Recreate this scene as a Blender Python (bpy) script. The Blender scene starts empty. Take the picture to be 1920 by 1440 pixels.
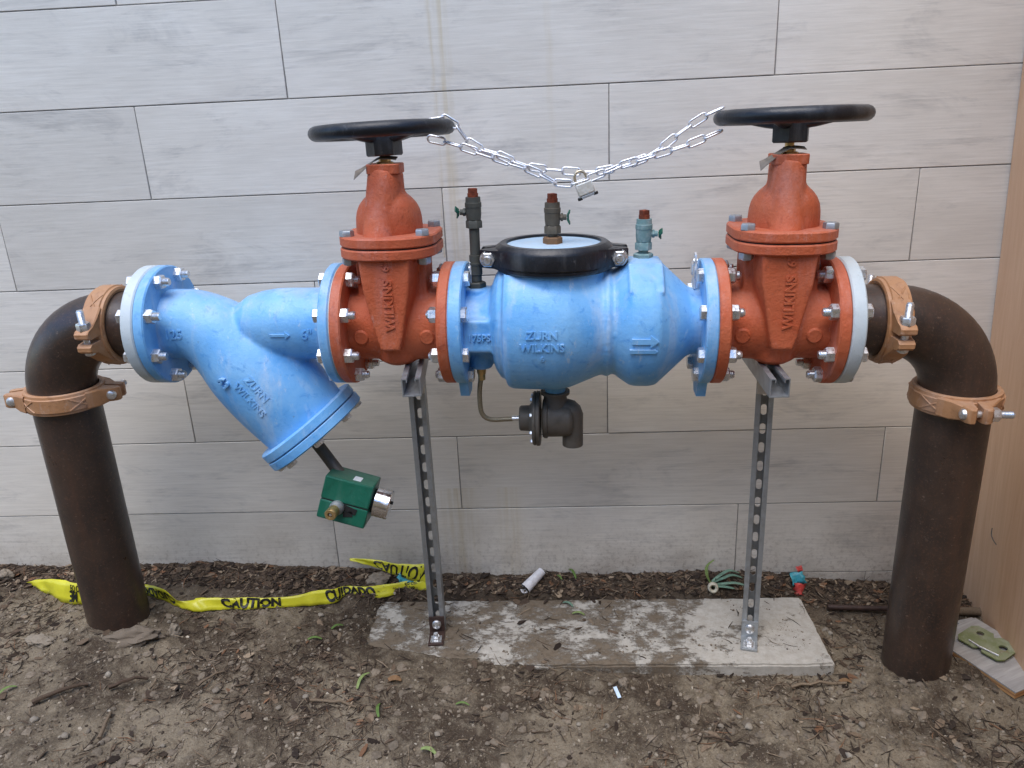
import bpy, bmesh, math, random
from mathutils import Matrix, Vector, noise
PI = math.pi
R = math.radians
random.seed(11)
scene = bpy.context.scene
col = scene.collection

# ---------------------------------------------------------------- camera, sky, sun, exposure
cam_d = bpy.data.cameras.new('camera')
cam = bpy.data.objects.new('camera', cam_d)
col.objects.link(cam)
cam.matrix_world = Matrix(((0.99793996, 0.02644546, 0.05845067, 0.09994),
                           (0.04656315, 0.32818374, -0.94346558, -2.05093),
                           (-0.04413294, 0.94424365, 0.32627628, 1.34897),
                           (0, 0, 0, 1)))
cam_d.sensor_width = 36
cam_d.lens = 27.365
cam_d.clip_start = 0.05
cam_d.clip_end = 500
scene.camera = cam

SUN_EL, SUN_AZ = 68.0, 200.0          # azimuth clockwise from +Y; a veiled sun high behind the camera
world = bpy.data.worlds.new('World')
scene.world = world
world.use_nodes = True
wn = world.node_tree.nodes
wl = world.node_tree.links
wn.clear()
wo = wn.new('ShaderNodeOutputWorld')
bg = wn.new('ShaderNodeBackground')
sky = wn.new('ShaderNodeTexSky')
sky.sky_type = 'NISHITA'
sky.sun_disc = False
sky.sun_elevation = R(SUN_EL)
sky.sun_rotation = R(SUN_AZ)
sky.air_density = 1.0
sky.dust_density = 1.0
sky.ozone_density = 1.0
hs = wn.new('ShaderNodeHueSaturation')      # overcast: the cloud layer greys the sky
hs.inputs['Saturation'].default_value = 1.3
wl.new(sky.outputs[0], hs.inputs['Color'])
wl.new(hs.outputs[0], bg.inputs[0])
bg.inputs[1].default_value = 0.15
wl.new(bg.outputs[0], wo.inputs[0])

sun_d = bpy.data.lights.new('sun', 'SUN')
sun_d.energy = 1.5
sun_d.angle = R(50)
sun_d.color = (1.0, 0.975, 0.95)
sun = bpy.data.objects.new('sun', sun_d)
col.objects.link(sun)
sdir = Vector((math.sin(R(SUN_AZ)) * math.cos(R(SUN_EL)), math.cos(R(SUN_AZ)) * math.cos(R(SUN_EL)), math.sin(R(SUN_EL))))
sun.rotation_euler = (-sdir).to_track_quat('-Z', 'Y').to_euler()
sun.location = sdir * 10

scene.render.engine = 'CYCLES'
vs = scene.view_settings
vs.view_transform = 'Standard'
vs.look = 'None'
vs.exposure = 0.97
vs.gamma = 1.0
vs.use_curve_mapping = False
scene.cycles.max_bounces = 8
scene.cycles.diffuse_bounces = 4
scene.cycles.glossy_bounces = 4

# ---------------------------------------------------------------- helpers: materials
def mat_new(name):
    m = bpy.data.materials.new(name)
    m.use_nodes = True
    nt = m.node_tree
    return m, nt, nt.nodes, nt.links, nt.nodes['Principled BSDF']

class NT:
    """small node-tree writer"""
    def __init__(s, name):
        s.m, s.nt, s.n, s.l, s.b = mat_new(name)
        s.tc = s.n.new('ShaderNodeTexCoord')
        s.co = s.tc.outputs['Object']
        s.geo = s.n.new('ShaderNodeNewGeometry')
    def mapping(s, scale=(1, 1, 1), loc=None, src=None, rot=None):
        k = s.n.new('ShaderNodeMapping')
        k.inputs['Scale'].default_value = scale
        if rot: k.inputs['Rotation'].default_value = rot
        s.l.new(src or s.co, k.inputs['Vector'])
        if loc is not None:
            if isinstance(loc, tuple): k.inputs['Location'].default_value = loc
            else: s.l.new(loc, k.inputs['Location'])
        return k.outputs[0]
    def noise(s, scale, detail=4, rough=.55, vec=None, dist=0):
        k = s.n.new('ShaderNodeTexNoise')
        k.inputs['Scale'].default_value = scale
        k.inputs['Detail'].default_value = detail
        k.inputs['Roughness'].default_value = rough
        k.inputs['Distortion'].default_value = dist
        s.l.new(vec or s.co, k.inputs['Vector'])
        return k.outputs['Fac']
    def voronoi(s, scale, vec=None, out='Distance'):
        k = s.n.new('ShaderNodeTexVoronoi')
        k.inputs['Scale'].default_value = scale
        s.l.new(vec or s.co, k.inputs['Vector'])
        return k.outputs[out]
    def ramp(s, fac, stops, interp='LINEAR'):
        k = s.n.new('ShaderNodeValToRGB')
        cr = k.color_ramp
        cr.interpolation = interp
        while len(cr.elements) < len(stops): cr.elements.new(.5)
        for e, (p, c) in zip(cr.elements, stops):
            e.position = p
            e.color = (c, c, c, 1) if not isinstance(c, (tuple, list)) else (*c, 1)
        s.l.new(fac, k.inputs[0])
        return k.outputs[0]
    def mix(s, fac, a, b, mode='MIX'):
        k = s.n.new('ShaderNodeMix')
        k.data_type = 'RGBA'
        k.blend_type = mode
        if isinstance(fac, (int, float)): k.inputs[0].default_value = fac
        else: s.l.new(fac, k.inputs[0])
        for i, c in ((6, a), (7, b)):
            if isinstance(c, (tuple, list)): k.inputs[i].default_value = (*c, 1)
            else: s.l.new(c, k.inputs[i])
        return k.outputs[2]
    def math(s, op, a, b=None, clamp=False):
        k = s.n.new('ShaderNodeMath')
        k.operation = op
        k.use_clamp = clamp
        for i, c in enumerate((a, b)):
            if c is None: continue
            if isinstance(c, (int, float)): k.inputs[i].default_value = c
            else: s.l.new(c, k.inputs[i])
        return k.outputs[0]
    def sep(s, src):
        k = s.n.new('ShaderNodeSeparateXYZ')
        s.l.new(src, k.inputs[0])
        return k.outputs
    def bump(s, h, strength=.3, dist=.002, prev=None):
        k = s.n.new('ShaderNodeBump')
        k.inputs['Strength'].default_value = strength
        k.inputs['Distance'].default_value = dist
        s.l.new(h, k.inputs['Height'])
        if prev is not None: s.l.new(prev, k.inputs['Normal'])
        return k.outputs[0]
    def done(s, color=None, rough=.5, metal=0, normal=None, spec=None, coat=None):
        b = s.b
        for key, v in (('Base Color', color), ('Roughness', rough), ('Metallic', metal)):
            if v is None: continue
            if isinstance(v, (int, float)): b.inputs[key].default_value = v
            elif isinstance(v, tuple): b.inputs[key].default_value = (*v, 1)
            else: s.l.new(v, b.inputs[key])
        if normal is not None: s.l.new(normal, b.inputs['Normal'])
        if spec is not None: b.inputs['Specular IOR Level'].default_value = spec
        return s.m

def mat_paint(name, base, dark, pale, rough=.5, grain=.35, dust=.25, chalk=False):
    """cast iron under paint: faded and scuffed patches, grime, cast grain"""
    t = NT(name)
    big = t.noise(9, 5, .6)
    mid = t.noise(38, 5, .65, dist=.6)
    c = t.mix(t.ramp(big, [(.35, 0), (.66, 1)]), base, pale)
    c = t.mix(t.math('MULTIPLY', t.ramp(mid, [(.56, 0), (.74, 1)]), .75), c, dark)
    sm = t.noise(14, 6, .7, vec=t.mapping((1, 1, .16), (3.1, 1.7, .4)))
    c = t.mix(t.math('MULTIPLY', t.ramp(sm, [(.52, 0), (.72, 1)]), dust * 1.5), c, tuple(.45 * x + .38 for x in pale))
    sc = t.noise(26, 6, .8, vec=t.mapping((1.6, 1, .7), (7.3, 2.2, 5.1), None, (.4, .9, .3)))
    c = t.mix(t.math('MULTIPLY', t.ramp(sc, [(.60, 0), (.68, 1)]), dust * 1.8), c, tuple(.55 * x + .30 for x in pale))
    c = t.mix(t.math('MULTIPLY', t.ramp(sc, [(.30, 1), (.37, 0)]), .6), c, dark)
    sp = t.noise(160, 3, .7)
    c = t.mix(t.math('MULTIPLY', t.ramp(sp, [(.66, 0), (.74, 1)]), .5), c, (.12, .09, .07))
    if chalk:      # epoxy worn chalky along cast edges
        pt = t.ramp(t.geo.outputs['Pointiness'], [(.515, 0), (.56, 1)])
        c = t.mix(t.math('MULTIPLY', pt, t.ramp(big, [(.3, .15), (.7, .75)])), c, (.50, .66, .80))
    # chalky dust settled on upward faces
    nz = t.sep(t.geo.outputs['Normal'])[2]
    up = t.math('MULTIPLY', t.ramp(nz, [(.55, 0), (1, 1)]), t.ramp(t.noise(22, 4), [(.3, .1), (.8, 1)]))
    c = t.mix(t.math('MULTIPLY', up, dust * 1.3), c, (.45, .42, .38))
    bn = t.bump(t.noise(230, 4, .6), grain, .0018)
    bn = t.bump(t.noise(75, 4, .65), .12 + grain * .6, .004, bn)
    rr = t.ramp(t.noise(30, 4), [(.3, rough - .08), (.8, rough + .14)])
    return t.done(c, rr, 0, bn, .45)

def mat_metal(name, c, rough=.38, metal=.85, dirt=(.2, .17, .13), amount=.4, scale=60):
    t = NT(name)
    k = t.noise(scale, 5, .65)
    cc = t.mix(t.math('MULTIPLY', t.ramp(k, [(.45, 0), (.72, 1)]), amount), c, dirt)
    cc = t.mix(t.math('MULTIPLY', t.ramp(t.noise(scale * 3, 3), [(.4, 0), (.7, 1)]), .25), cc, tuple(min(1, x * 1.25) for x in c))
    rr = t.ramp(t.noise(scale * 1.5, 3), [(.3, rough - .1), (.7, rough + .18)])
    bn = t.bump(t.noise(scale * 4, 3), .18, .001)
    return t.done(cc, rr, metal, bn)

def mat_simple(name, c, rough=.6, var=.25, scale=40, bump=.2, metal=0):
    t = NT(name)
    k = t.noise(scale, 5, .6)
    cc = t.mix(t.ramp(k, [(.3, 0), (.7, 1)]), tuple(x * (1 - var) for x in c), tuple(min(1, x * (1 + var)) for x in c))
    return t.done(cc, rough, metal, t.bump(t.noise(scale * 4, 4), bump, .0015))

def mat_vcol(name, rough=.9, scale=160):
    """scattered bits: colour stored per piece"""
    t = NT(name)
    a = t.n.new('ShaderNodeAttribute')
    a.attribute_name = 'Col'
    k = t.noise(scale, 4, .65)
    cc = t.mix(.55, a.outputs[0], t.mix(1, a.outputs[0], t.ramp(k, [(.25, .45), (.75, 1.5)]), 'MULTIPLY'))
    return t.done(cc, rough, 0, t.bump(t.noise(scale * 3, 4), .4, .001), .2)

def mat_rand(name, c0, c1, rough=.85, scale=120, stretch=None):
    """one shade for each object, between two colours"""
    t = NT(name)
    oi = t.n.new('ShaderNodeObjectInfo')
    c = t.mix(oi.outputs['Random'], c0, c1)
    k = t.noise(scale, 5, .65, vec=t.mapping(stretch, (0, 0, 0)) if stretch else None)
    cc = t.mix(1, c, t.ramp(k, [(.2, .5), (.8, 1.4)]), 'MULTIPLY')
    return t.done(cc, rough, 0, t.bump(k, .5, .002), .25)

def mat_tile():
    t = NT('wood_look_tile')
    oi = t.n.new('ShaderNodeObjectInfo')
    rnd = oi.outputs['Random']
    loc = t.n.new('ShaderNodeCombineXYZ')
    t.l.new(t.math('MULTIPLY', rnd, 37.0), loc.inputs[0])
    t.l.new(t.math('MULTIPLY', rnd, 19.0), loc.inputs[2])
    off = loc.outputs[0]
    broad = t.noise(2.0, 3, .6, vec=t.mapping((1.5, 1, 3.0), off), dist=.4)
    fine = t.noise(9, 5, .72, vec=t.mapping((.8, 1, 18), off), dist=.3)
    c = t.mix(t.ramp(broad, [(.3, 0), (.7, 1)]), (.70, .65, .565), (.79, .74, .65))
    c = t.mix(t.math('MULTIPLY', t.ramp(fine, [(.42, 0), (.72, 1)]), .42), c, (.50, .465, .40))
    c = t.mix(t.math('MULTIPLY', t.ramp(fine, [(.25, 1), (.45, 0)]), .3), c, (.80, .78, .74))
    # smoky grey wood figure, in a few places of each board
    fig = t.noise(3.0, 5, .74, vec=t.mapping((.9, 1, 3.4), off, None), dist=.7)
    k = t.math('MULTIPLY', t.ramp(fig, [(.52, 0), (.72, 1)]), t.ramp(fine, [(.3, .15), (.62, 1)]))
    c = t.mix(t.math('MULTIPLY', k, .68), c, (.36, .345, .32))
    c = t.mix(1, c, t.ramp(rnd, [(0, .92), (1, 1.05)]), 'MULTIPLY')
    # rust-yellow drip stains below the roof edge, and soil splashed up from the ground
    pos = t.geo.outputs['Position']
    P = t.sep(pos)
    st = t.noise(30, 2, vec=t.mapping((3, 1, .12), None, pos))
    stk = t.ramp(st, [(.35, .1), (.65, 1)])
    xw = t.math('ADD', P[0], t.math('MULTIPLY', t.math('SUBTRACT', broad, .5), .03))
    for x0, w, amt, zlo, zhi in ((-.158, .020, .55, .9, 3), (-.186, .008, .5, 1.0, 3), (-.20, .07, .5, -.1, .32), (-.05, .05, .35, -.1, .32), (.10, .012, .18, 1.2, 3), (-.13, .03, .3, .75, 1.15)):
        dx = t.math('ABSOLUTE', t.math('SUBTRACT', xw, x0))
        k = t.ramp(t.math('DIVIDE', dx, w), [(0, 1), (1, 0)])
        k = t.math('MULTIPLY', k, t.math('MULTIPLY', t.math('GREATER_THAN', P[2], zlo), t.math('LESS_THAN', P[2], zhi)))
        c = t.mix(t.math('MULTIPLY', t.math('MULTIPLY', k, stk), amt), c, (.55, .44, .24))
    low = t.math('DIVIDE', t.math('SUBTRACT', .28, P[2]), .28, True)
    spl = t.noise(70, 4, .75, vec=pos)
    spl2 = t.noise(7, 3, .6, vec=pos)
    k = t.math('MULTIPLY', t.math('POWER', low, 1.4), t.math('ADD', t.math('MULTIPLY', t.ramp(spl, [(.5, 0), (.66, 1)]), .55), t.math('MULTIPLY', t.ramp(spl2, [(.35, 0), (.7, 1)]), .55)))
    c = t.mix(k, c, (.24, .19, .145))
    return t.done(c, t.ramp(fine, [(.3, .42), (.8, .58)]), 0, t.bump(fine, .3, .0014), .3)

def mat_soil():
    t = NT('soil')
    P = t.geo.outputs['Position']
    a = t.noise(3.2, 5, .66, vec=P, dist=.6)
    b = t.noise(24, 6, .74, vec=P, dist=.3)
    f = t.noise(190, 4, .75, vec=P)
    c = t.mix(t.ramp(a, [(.42, 0), (.58, 1)]), (.068, .050, .035), (.215, .174, .122))
    c = t.mix(t.math('MULTIPLY', t.ramp(b, [(.5, 0), (.68, 1)]), .6), c, (.285, .237, .17))
    c = t.mix(t.math('MULTIPLY', t.ramp(b, [(.30, 1), (.46, 0)]), .8), c, (.06, .044, .032))
    c = t.mix(t.math('MULTIPLY', t.ramp(f, [(.56, 0), (.7, 1)]), .5), c, (.38, .32, .225))
    c = t.mix(t.math('MULTIPLY', t.ramp(f, [(.32, 1), (.45, 0)]), .7), c, (.045, .033, .025))
    # the mulch along the wall is dark humus
    Y = t.sep(P)[1]
    hum = t.math('DIVIDE', t.math('ADD', t.math('ADD', Y, .19), t.math('MULTIPLY', t.math('SUBTRACT', a, .5), .25)), .1, True)
    c = t.mix(t.math('MULTIPLY', hum, .75), c, (.06, .042, .03))
    bn = t.bump(f, .8, .004)
    bn = t.bump(b, .8, .012, bn)
    return t.done(c, .95, 0, bn, .12)

def mat_slab():
    t = NT('cast_concrete')
    P = t.geo.outputs['Position']
    a = t.noise(60, 4, .7)
    c = t.mix(t.ramp(a, [(.3, 0), (.7, 1)]), (.37, .345, .295), (.48, .45, .395))
    c = t.mix(t.math('MULTIPLY', t.ramp(t.noise(300, 2), [(.6, 0), (.75, 1)]), .5), c, (.2, .17, .135))
    d = t.noise(30, 9, .86, vec=t.mapping((.8, 1.2, 1), None, P))
    big = t.noise(6.5, 4, .6, vec=P, dist=.3)
    X = t.sep(P)
    lft = t.math('MULTIPLY', t.math('SUBTRACT', .26, X[0]), .32)
    d2 = t.math('ADD', t.math('ADD', d, t.math('MULTIPLY', t.math('SUBTRACT', big, .5), .9)), t.math('MAXIMUM', t.math('MINIMUM', lft, .05), -.2))
    k = t.ramp(d2, [(.475, 0), (.515, .7), (.58, 1)])
    soil = t.mix(t.noise(110, 5, .75), (.045, .033, .023), (.23, .18, .125))
    c = t.mix(k, c, soil)
    thin = t.ramp(t.noise(40, 4, .6, vec=P), [(.4, 0), (.7, 1)])
    c = t.mix(t.math('MULTIPLY', thin, .3), c, (.28, .235, .18))
    bn = t.bump(a, .3, .002)
    bn = t.bump(k, .6, .005, bn)
    return t.done(c, .9, 0, bn, .2)

def mat_plywood(name, c0, c1, grain=(14, 14, .9), dark=(.28, .17, .1)):
    t = NT(name)
    a = t.noise(4, 6, .6, vec=t.mapping(grain), dist=1.2)
    b = t.noise(1.2, 4, .5)
    c = t.mix(t.ramp(a, [(.3, 0), (.7, 1)]), c0, c1)
    c = t.mix(t.math('MULTIPLY', t.ramp(b, [(.5, 0), (.75, 1)]), .35), c, dark)
    sp = t.noise(90, 3, .6, vec=t.mapping((1, 1, .4)))
    c = t.mix(t.math('MULTIPLY', t.ramp(sp, [(.68, 0), (.74, 1)]), .35), c, (.75, .6, .45))
    return t.done(c, .62, 0, t.bump(a, .2, .002), .3)

def mat_pipe():
    t = NT('bare_brown_steel')
    a = t.noise(7, 6, .65)
    c = t.mix(t.ramp(a, [(.35, 0), (.7, 1)]), (.024, .017, .014), (.062, .037, .025))
    st = t.noise(20, 5, .65, vec=t.mapping((1, 1, .12)))
    c = t.mix(t.math('MULTIPLY', t.ramp(st, [(.52, 0), (.75, 1)]), .5), c, (.085, .042, .025))
    sp = t.noise(75, 4, .8, vec=t.mapping((1, 1, 1.6)))
    c = t.mix(t.math('MULTIPLY', t.ramp(sp, [(.62, 0), (.69, 1)]), .7), c, (.21, .14, .10))
    c = t.mix(t.math('MULTIPLY', t.ramp(t.noise(190, 4, .8), [(.54, 0), (.66, 1)]), .55), c, (.13, .062, .034))
    bn = t.bump(t.noise(110, 5, .65), .25, .0015)
    return t.done(c, t.ramp(t.noise(16, 5, .7), [(.3, .26), (.75, .52)]), 0, bn, .6)

M = {}
M['tile'] = mat_tile()
M['grout'] = mat_simple('grey_grout', (.27, .255, .235), .9, .3, 60)
M['soil'] = mat_soil()
M['slab'] = mat_slab()
M['blue'] = mat_paint('blue_epoxy_paint', (.12, .385, .75), (.042, .235, .60), (.225, .495, .79), .46, .22, .42)
M['bluecast'] = mat_paint('blue_epoxy_on_casting', (.12, .385, .75), (.042, .235, .60), (.225, .495, .79), .46, .22, .42, True)
M['red'] = mat_paint('red_oxide_paint', (.49, .094, .031), (.31, .052, .018), (.53, .130, .052), .6, .6, .15)
M['black'] = mat_paint('black_enamel', (.007, .0075, .010), (.004, .004, .006), (.014, .0155, .019), .36, .15, .08)
M['white'] = mat_paint('pale_grey_flange', (.50, .575, .60), (.40, .45, .46), (.60, .66, .67), .45, .15, .2)
M['orange'] = mat_paint('orange_enamel', (.38, .18, .075), (.22, .09, .038), (.45, .23, .107), .5, .2, .18)
M['green'] = mat_paint('green_anodised', (.006, .095, .055), (.004, .06, .035), (.01, .12, .075), .36, .06, .05)
M['pipe'] = mat_pipe()
M['zinc'] = mat_metal('zinc_plated_steel', (.74, .75, .76), .3, .9, (.45, .42, .36), .35, 90)
M['galv'] = mat_metal('galvanised_steel', (.40, .42, .43), .46, .75, (.25, .25, .24), .5, 40)
M['chrome'] = mat_metal('polished_steel', (.8, .8, .82), .14, 1.0, (.5, .48, .44), .15, 40)
M['brass'] = mat_metal('yellow_brass', (.62, .44, .2), .35, .9, (.25, .18, .1), .5, 90)
M['bronze'] = mat_metal('dull_bronze', (.115, .098, .072), .6, .35, (.05, .045, .035), .5, 50)
M['relief'] = mat_metal('dark_brown_casting', (.115, .10, .082), .55, .3, (.04, .035, .028), .5, 40)
M['darkbronze'] = mat_metal('grey_green_bronze', (.085, .085, .07), .6, .3, (.04, .04, .035), .5, 50)
M['verdigris'] = mat_metal('verdigris_bronze', (.16, .27, .27), .7, .15, (.4, .47, .46), .7, 70)
M['rust'] = mat_simple('orange_rust', (.17, .035, .012), .85, .6, 90, .5)
M['rustnut'] = mat_metal('rusty_bronze', (.18, .10, .05), .7, .2, (.3, .12, .03), .7, 60)
M['hose'] = mat_metal('braided_hose', (.34, .29, .2), .45, .7, (.12, .1, .07), .7, 400)
M['rustplate'] = mat_simple('brown_primed_steel', (.045, .024, .018), .6, .4, 60, .3)
M['dark'] = mat_simple('dark_void', (.008, .008, .008), .7, .2)
M['chain'] = mat_metal('chain_steel', (.78, .79, .82), .36, .85, (.45, .42, .37), .35, 120)
M['sticker'] = mat_simple('silver_sticker', (.62, .66, .68), .4, .1)
M['strip'] = mat_simple('grey_brown_plastic', (.2, .165, .13), .5, .3, 60)
M['ply'] = mat_plywood('plywood_face', (.67, .41, .245), (.77, .51, .325), (14, 14, .9), (.60, .35, .19))
M['blockerply'] = mat_plywood('blocker_plywood', (.62, .375, .165), (.72, .46, .23), (14, 14, .9), (.55, .32, .13))  # tan of the added light-blocking sheets, for warm bounce
M['plygrey'] = mat_plywood('weathered_wood', (.26, .245, .23), (.42, .40, .375), (14, 1.2, 14), (.2, .17, .14))
M['plyedge'] = mat_plywood('plywood_edge', (.38, .19, .07), (.52, .3, .13), (2, 2, 90))
M['yellow'] = mat_simple('yellow_plastic_film', (.60, .565, .03), .32, .12, 20, .1)
M['ink'] = mat_simple('black_ink', (.01, .01, .008), .5, .2)
M['bits'] = mat_vcol('soil_bits')
M['stone'] = mat_rand('pebble_stone', (.15, .12, .09), (.31, .27, .215), .9, 60)
M['stick'] = mat_rand('dead_twig', (.075, .05, .034), (.20, .15, .10), .9, 60, (8, 8, 1))
M['leaf'] = mat_rand('green_leaf_blade', (.10, .17, .04), (.22, .28, .10), .6, 60)
M['leafdry'] = mat_rand('dry_leaf', (.14, .075, .035), (.27, .16, .08), .8, 60)
M['bluegreen'] = mat_rand('blue_green_leaf', (.10, .19, .14), (.16, .26, .19), .5, 60)
M['lid'] = mat_paint('chalky_blue_lid', (.33, .50, .66), (.26, .42, .6), (.40, .55, .68), .55, .15, .3)
M['leek'] = mat_simple('leek_white', (.5, .46, .36), .55, .2)
M['teal'] = mat_simple('teal_wrapper_film', (.05, .30, .36), .4, .3, 30)
M['redfilm'] = mat_simple('red_wrapper_film', (.5, .06, .05), .45, .3, 60)
M['paper'] = mat_simple('white_paper_roll', (.6, .59, .6), .6, .2, 60)
M['palecard'] = mat_simple('pale_blue_card', (.5, .62, .75), .5, .1)
M['plate'] = mat_paint('green_painted_plate', (.13, .155, .045), (.16, .08, .035), (.17, .20, .075), .65, .4, .25)

# ---------------------------------------------------------------- helpers: meshes and objects
def frame(o, d, up=None):
    """matrix with local z along d"""
    z = Vector(d).normalized()
    up = Vector(up) if up else (Vector((0, 0, 1)) if abs(z.z) < .9 else Vector((0, 1, 0)))
    x = up.cross(z).normalized()
    y = z.cross(x)
    o = Vector(o)
    return Matrix(((x.x, y.x, z.x, o.x), (x.y, y.y, z.y, o.y), (x.z, y.z, z.z, o.z), (0, 0, 0, 1)))

class MB:
    def __init__(s):
        s.v = []; s.f = []; s.c = []; s.boxy = False
    def add(s, vs_, fs, m=None, c=None):
        b = len(s.v)
        if m is not None: vs_ = [m @ Vector(p) for p in vs_]
        s.v.extend(tuple(p) for p in vs_)
        s.f.extend(tuple(i + b for i in f) for f in fs)
        if c is not None: s.c.extend([c] * len(vs_))
        return s
    def box(s, c, d, m=None, rot=None, bev=0):
        bm = bmesh.new()
        bmesh.ops.create_cube(bm, size=1)
        for v in bm.verts: v.co = Vector((v.co.x * d[0], v.co.y * d[1], v.co.z * d[2]))
        if bev: s.boxy = True
        if bev: bmesh.ops.bevel(bm, geom=list(bm.edges), offset=bev, segments=2, affect='EDGES', profile=.5)
        t = Matrix.Translation(c)
        if rot is not None: t = t @ rot
        if m is not None: t = m @ t
        bm.verts.index_update()
        s.add([v.co.copy() for v in bm.verts], [[v.index for v in f.verts] for f in bm.faces], t)
        bm.free()
        return s
    def lathe(s, prof, m=None, n=32, caps=True, sy=1.0):
        """prof: (z, r) along local z"""
        vs_ = []; fs = []
        for (z, r) in prof:
            for i in range(n):
                a = 2 * PI * i / n
                vs_.append((r * math.cos(a), sy * r * math.sin(a), z))
        for k in range(len(prof) - 1):
            for i in range(n):
                j = (i + 1) % n
                fs.append((k * n + i, k * n + j, (k + 1) * n + j, (k + 1) * n + i))
        if caps:
            fs.append(tuple(range(n - 1, -1, -1)))
            b = (len(prof) - 1) * n
            fs.append(tuple(b + i for i in range(n)))
        return s.add(vs_, fs, m)
    def cyl(s, a, b, r, n=16, bev=0, r2=None):
        a = Vector(a); b = Vector(b); L = (b - a).length
        r2 = r if r2 is None else r2
        p = [(0, r), (L, r2)] if not bev else [(0, r - bev), (bev, r), (L - bev, r2), (L, r2 - bev)]
        return s.lathe(p, frame(a, b - a), n)
    def ring(s, z0, z1, r0, r1, m=None, n=48, bev=.0015):
        p = [(z0 + bev, r0), (z0, r0 + bev), (z0, r1 - bev), (z0 + bev, r1), (z1 - bev, r1), (z1, r1 - bev), (z1, r0 + bev), (z1 - bev, r0), (z0 + bev, r0)]
        return s.lathe(p, m, n, caps=False)
    def tube(s, pts, r, n=10, closed=False, caps=True, flat=None):
        pts = [Vector(p) for p in pts]
        N = len(pts)
        vs_ = []; fs = []
        ref = None
        for i, p in enumerate(pts):
            a = pts[(i - 1) % N] if (closed or i > 0) else p
            b = pts[(i + 1) % N] if (closed or i < N - 1) else p
            t = (b - a).normalized()
            if ref is None:
                ref = Vector((0, 0, 1)) if abs(t.z) < .85 else Vector((0, 1, 0))
            x = ref.cross(t)
            if x.length < 1e-6: x = Vector((1, 0, 0)).cross(t)
            x.normalize()
            y = t.cross(x)
            ref = y
            rr = r[i] if isinstance(r, (list, tuple)) else r
            for k in range(n):
                an = 2 * PI * k / n
                vs_.append(p + x * rr * math.cos(an) + y * rr * math.sin(an) * (flat or 1))
        for i in range(N if closed else N - 1):
            j = (i + 1) % N
            for k in range(n):
                q = (k + 1) % n
                fs.append((i * n + k, i * n + q, j * n + q, j * n + k))
        if caps and not closed:
            fs.append(tuple(range(n - 1, -1, -1)))
            fs.append(tuple((N - 1) * n + k for k in range(n)))
        return s.add(vs_, fs)
    def hexa(s, m, r, h, cham=.12):
        """hex nut or bolt head, local z 0..h, chamfered"""
        vs_ = []; fs = []
        for z, k in ((0, 1), (h * .82, 1), (h, 1 - cham)):
            for i in range(6):
                a = PI / 3 * i
                vs_.append((r * k * math.cos(a), r * k * math.sin(a), z))
        for L in range(2):
            for i in range(6):
                j = (i + 1) % 6
                fs.append((L * 6 + i, L * 6 + j, L * 6 + 6 + j, L * 6 + 6 + i))
        fs += [(5, 4, 3, 2, 1, 0), (12, 13, 14, 15, 16, 17)]
        return s.add(vs_, fs, m)
    def mesh(s, name, mat, smooth=38):
        me = bpy.data.meshes.new(name)
        me.from_pydata(s.v, [], s.f)
        me.validate()
        bm = bmesh.new(); bm.from_mesh(me)
        bmesh.ops.recalc_face_normals(bm, faces=bm.faces)
        bm.to_mesh(me); bm.free()
        finish(me, mat, 20 if (s.boxy and smooth) else smooth)
        if s.c and len(s.c) == len(me.vertices):
            at = me.color_attributes.new('Col', 'FLOAT_COLOR', 'POINT')
            at.data.foreach_set('color', [x for c in s.c for x in (*c, 1)])
        return me
    def build(s, name, mat, parent=None, smooth=38):
        return link(name, s.mesh(name, mat, smooth), parent)

def finish(me, mat, smooth=38):
    me.materials.clear()
    me.materials.append(M[mat] if isinstance(mat, str) else mat)
    if smooth:
        me.shade_smooth()
        me.set_sharp_from_angle(angle=R(smooth))

def link(name, me, parent=None, mw=None):
    o = bpy.data.objects.new(name, me)
    col.objects.link(o)
    if parent is not None: o.parent = parent
    if mw is not None: o.matrix_local = mw
    return o

def fuse(mbs, name, mat, parent, voxel=.004, it=6, extra=None):
    """union of overlapping shapes, voxel-remeshed and relaxed so that joints become cast fillets"""
    mb = MB()
    for q in mbs: mb.add(q.v, q.f)
    me = mb.mesh('tmp', mat, None)
    o = bpy.data.objects.new('tmp', me)
    col.objects.link(o)
    r = o.modifiers.new('r', 'REMESH'); r.mode = 'VOXEL'; r.voxel_size = voxel; r.use_smooth_shade = True
    s = o.modifiers.new('s', 'SMOOTH'); s.factor = .5; s.iterations = it
    dg = bpy.context.evaluated_depsgraph_get()
    out = bpy.data.meshes.new_from_object(o.evaluated_get(dg))
    bpy.data.objects.remove(o)
    bpy.data.meshes.remove(me)
    out.name = name
    out.materials.clear(); out.materials.append(M[mat])
    out.shade_smooth()
    return link(name, out, parent)

def text_geo(txt, size, depth, spacing=1.0, bold=0.0, sx=1.0):
    cu = bpy.data.curves.new('t', 'FONT')
    cu.body = txt; cu.size = size; cu.extrude = depth / 2; cu.align_x = 'CENTER'; cu.align_y = 'CENTER'
    cu.space_character = spacing; cu.offset = bold; cu.resolution_u = 3
    o = bpy.data.objects.new('t', cu)
    col.objects.link(o)
    dg = bpy.context.evaluated_depsgraph_get()
    me = bpy.data.meshes.new_from_object(o.evaluated_get(dg))
    v = [(p.co.x * sx, p.co.y, p.co.z) for p in me.vertices]
    f = [tuple(p.vertices) for p in me.polygons]
    bpy.data.objects.remove(o); bpy.data.curves.remove(cu); bpy.data.meshes.remove(me)
    return v, f

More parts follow.
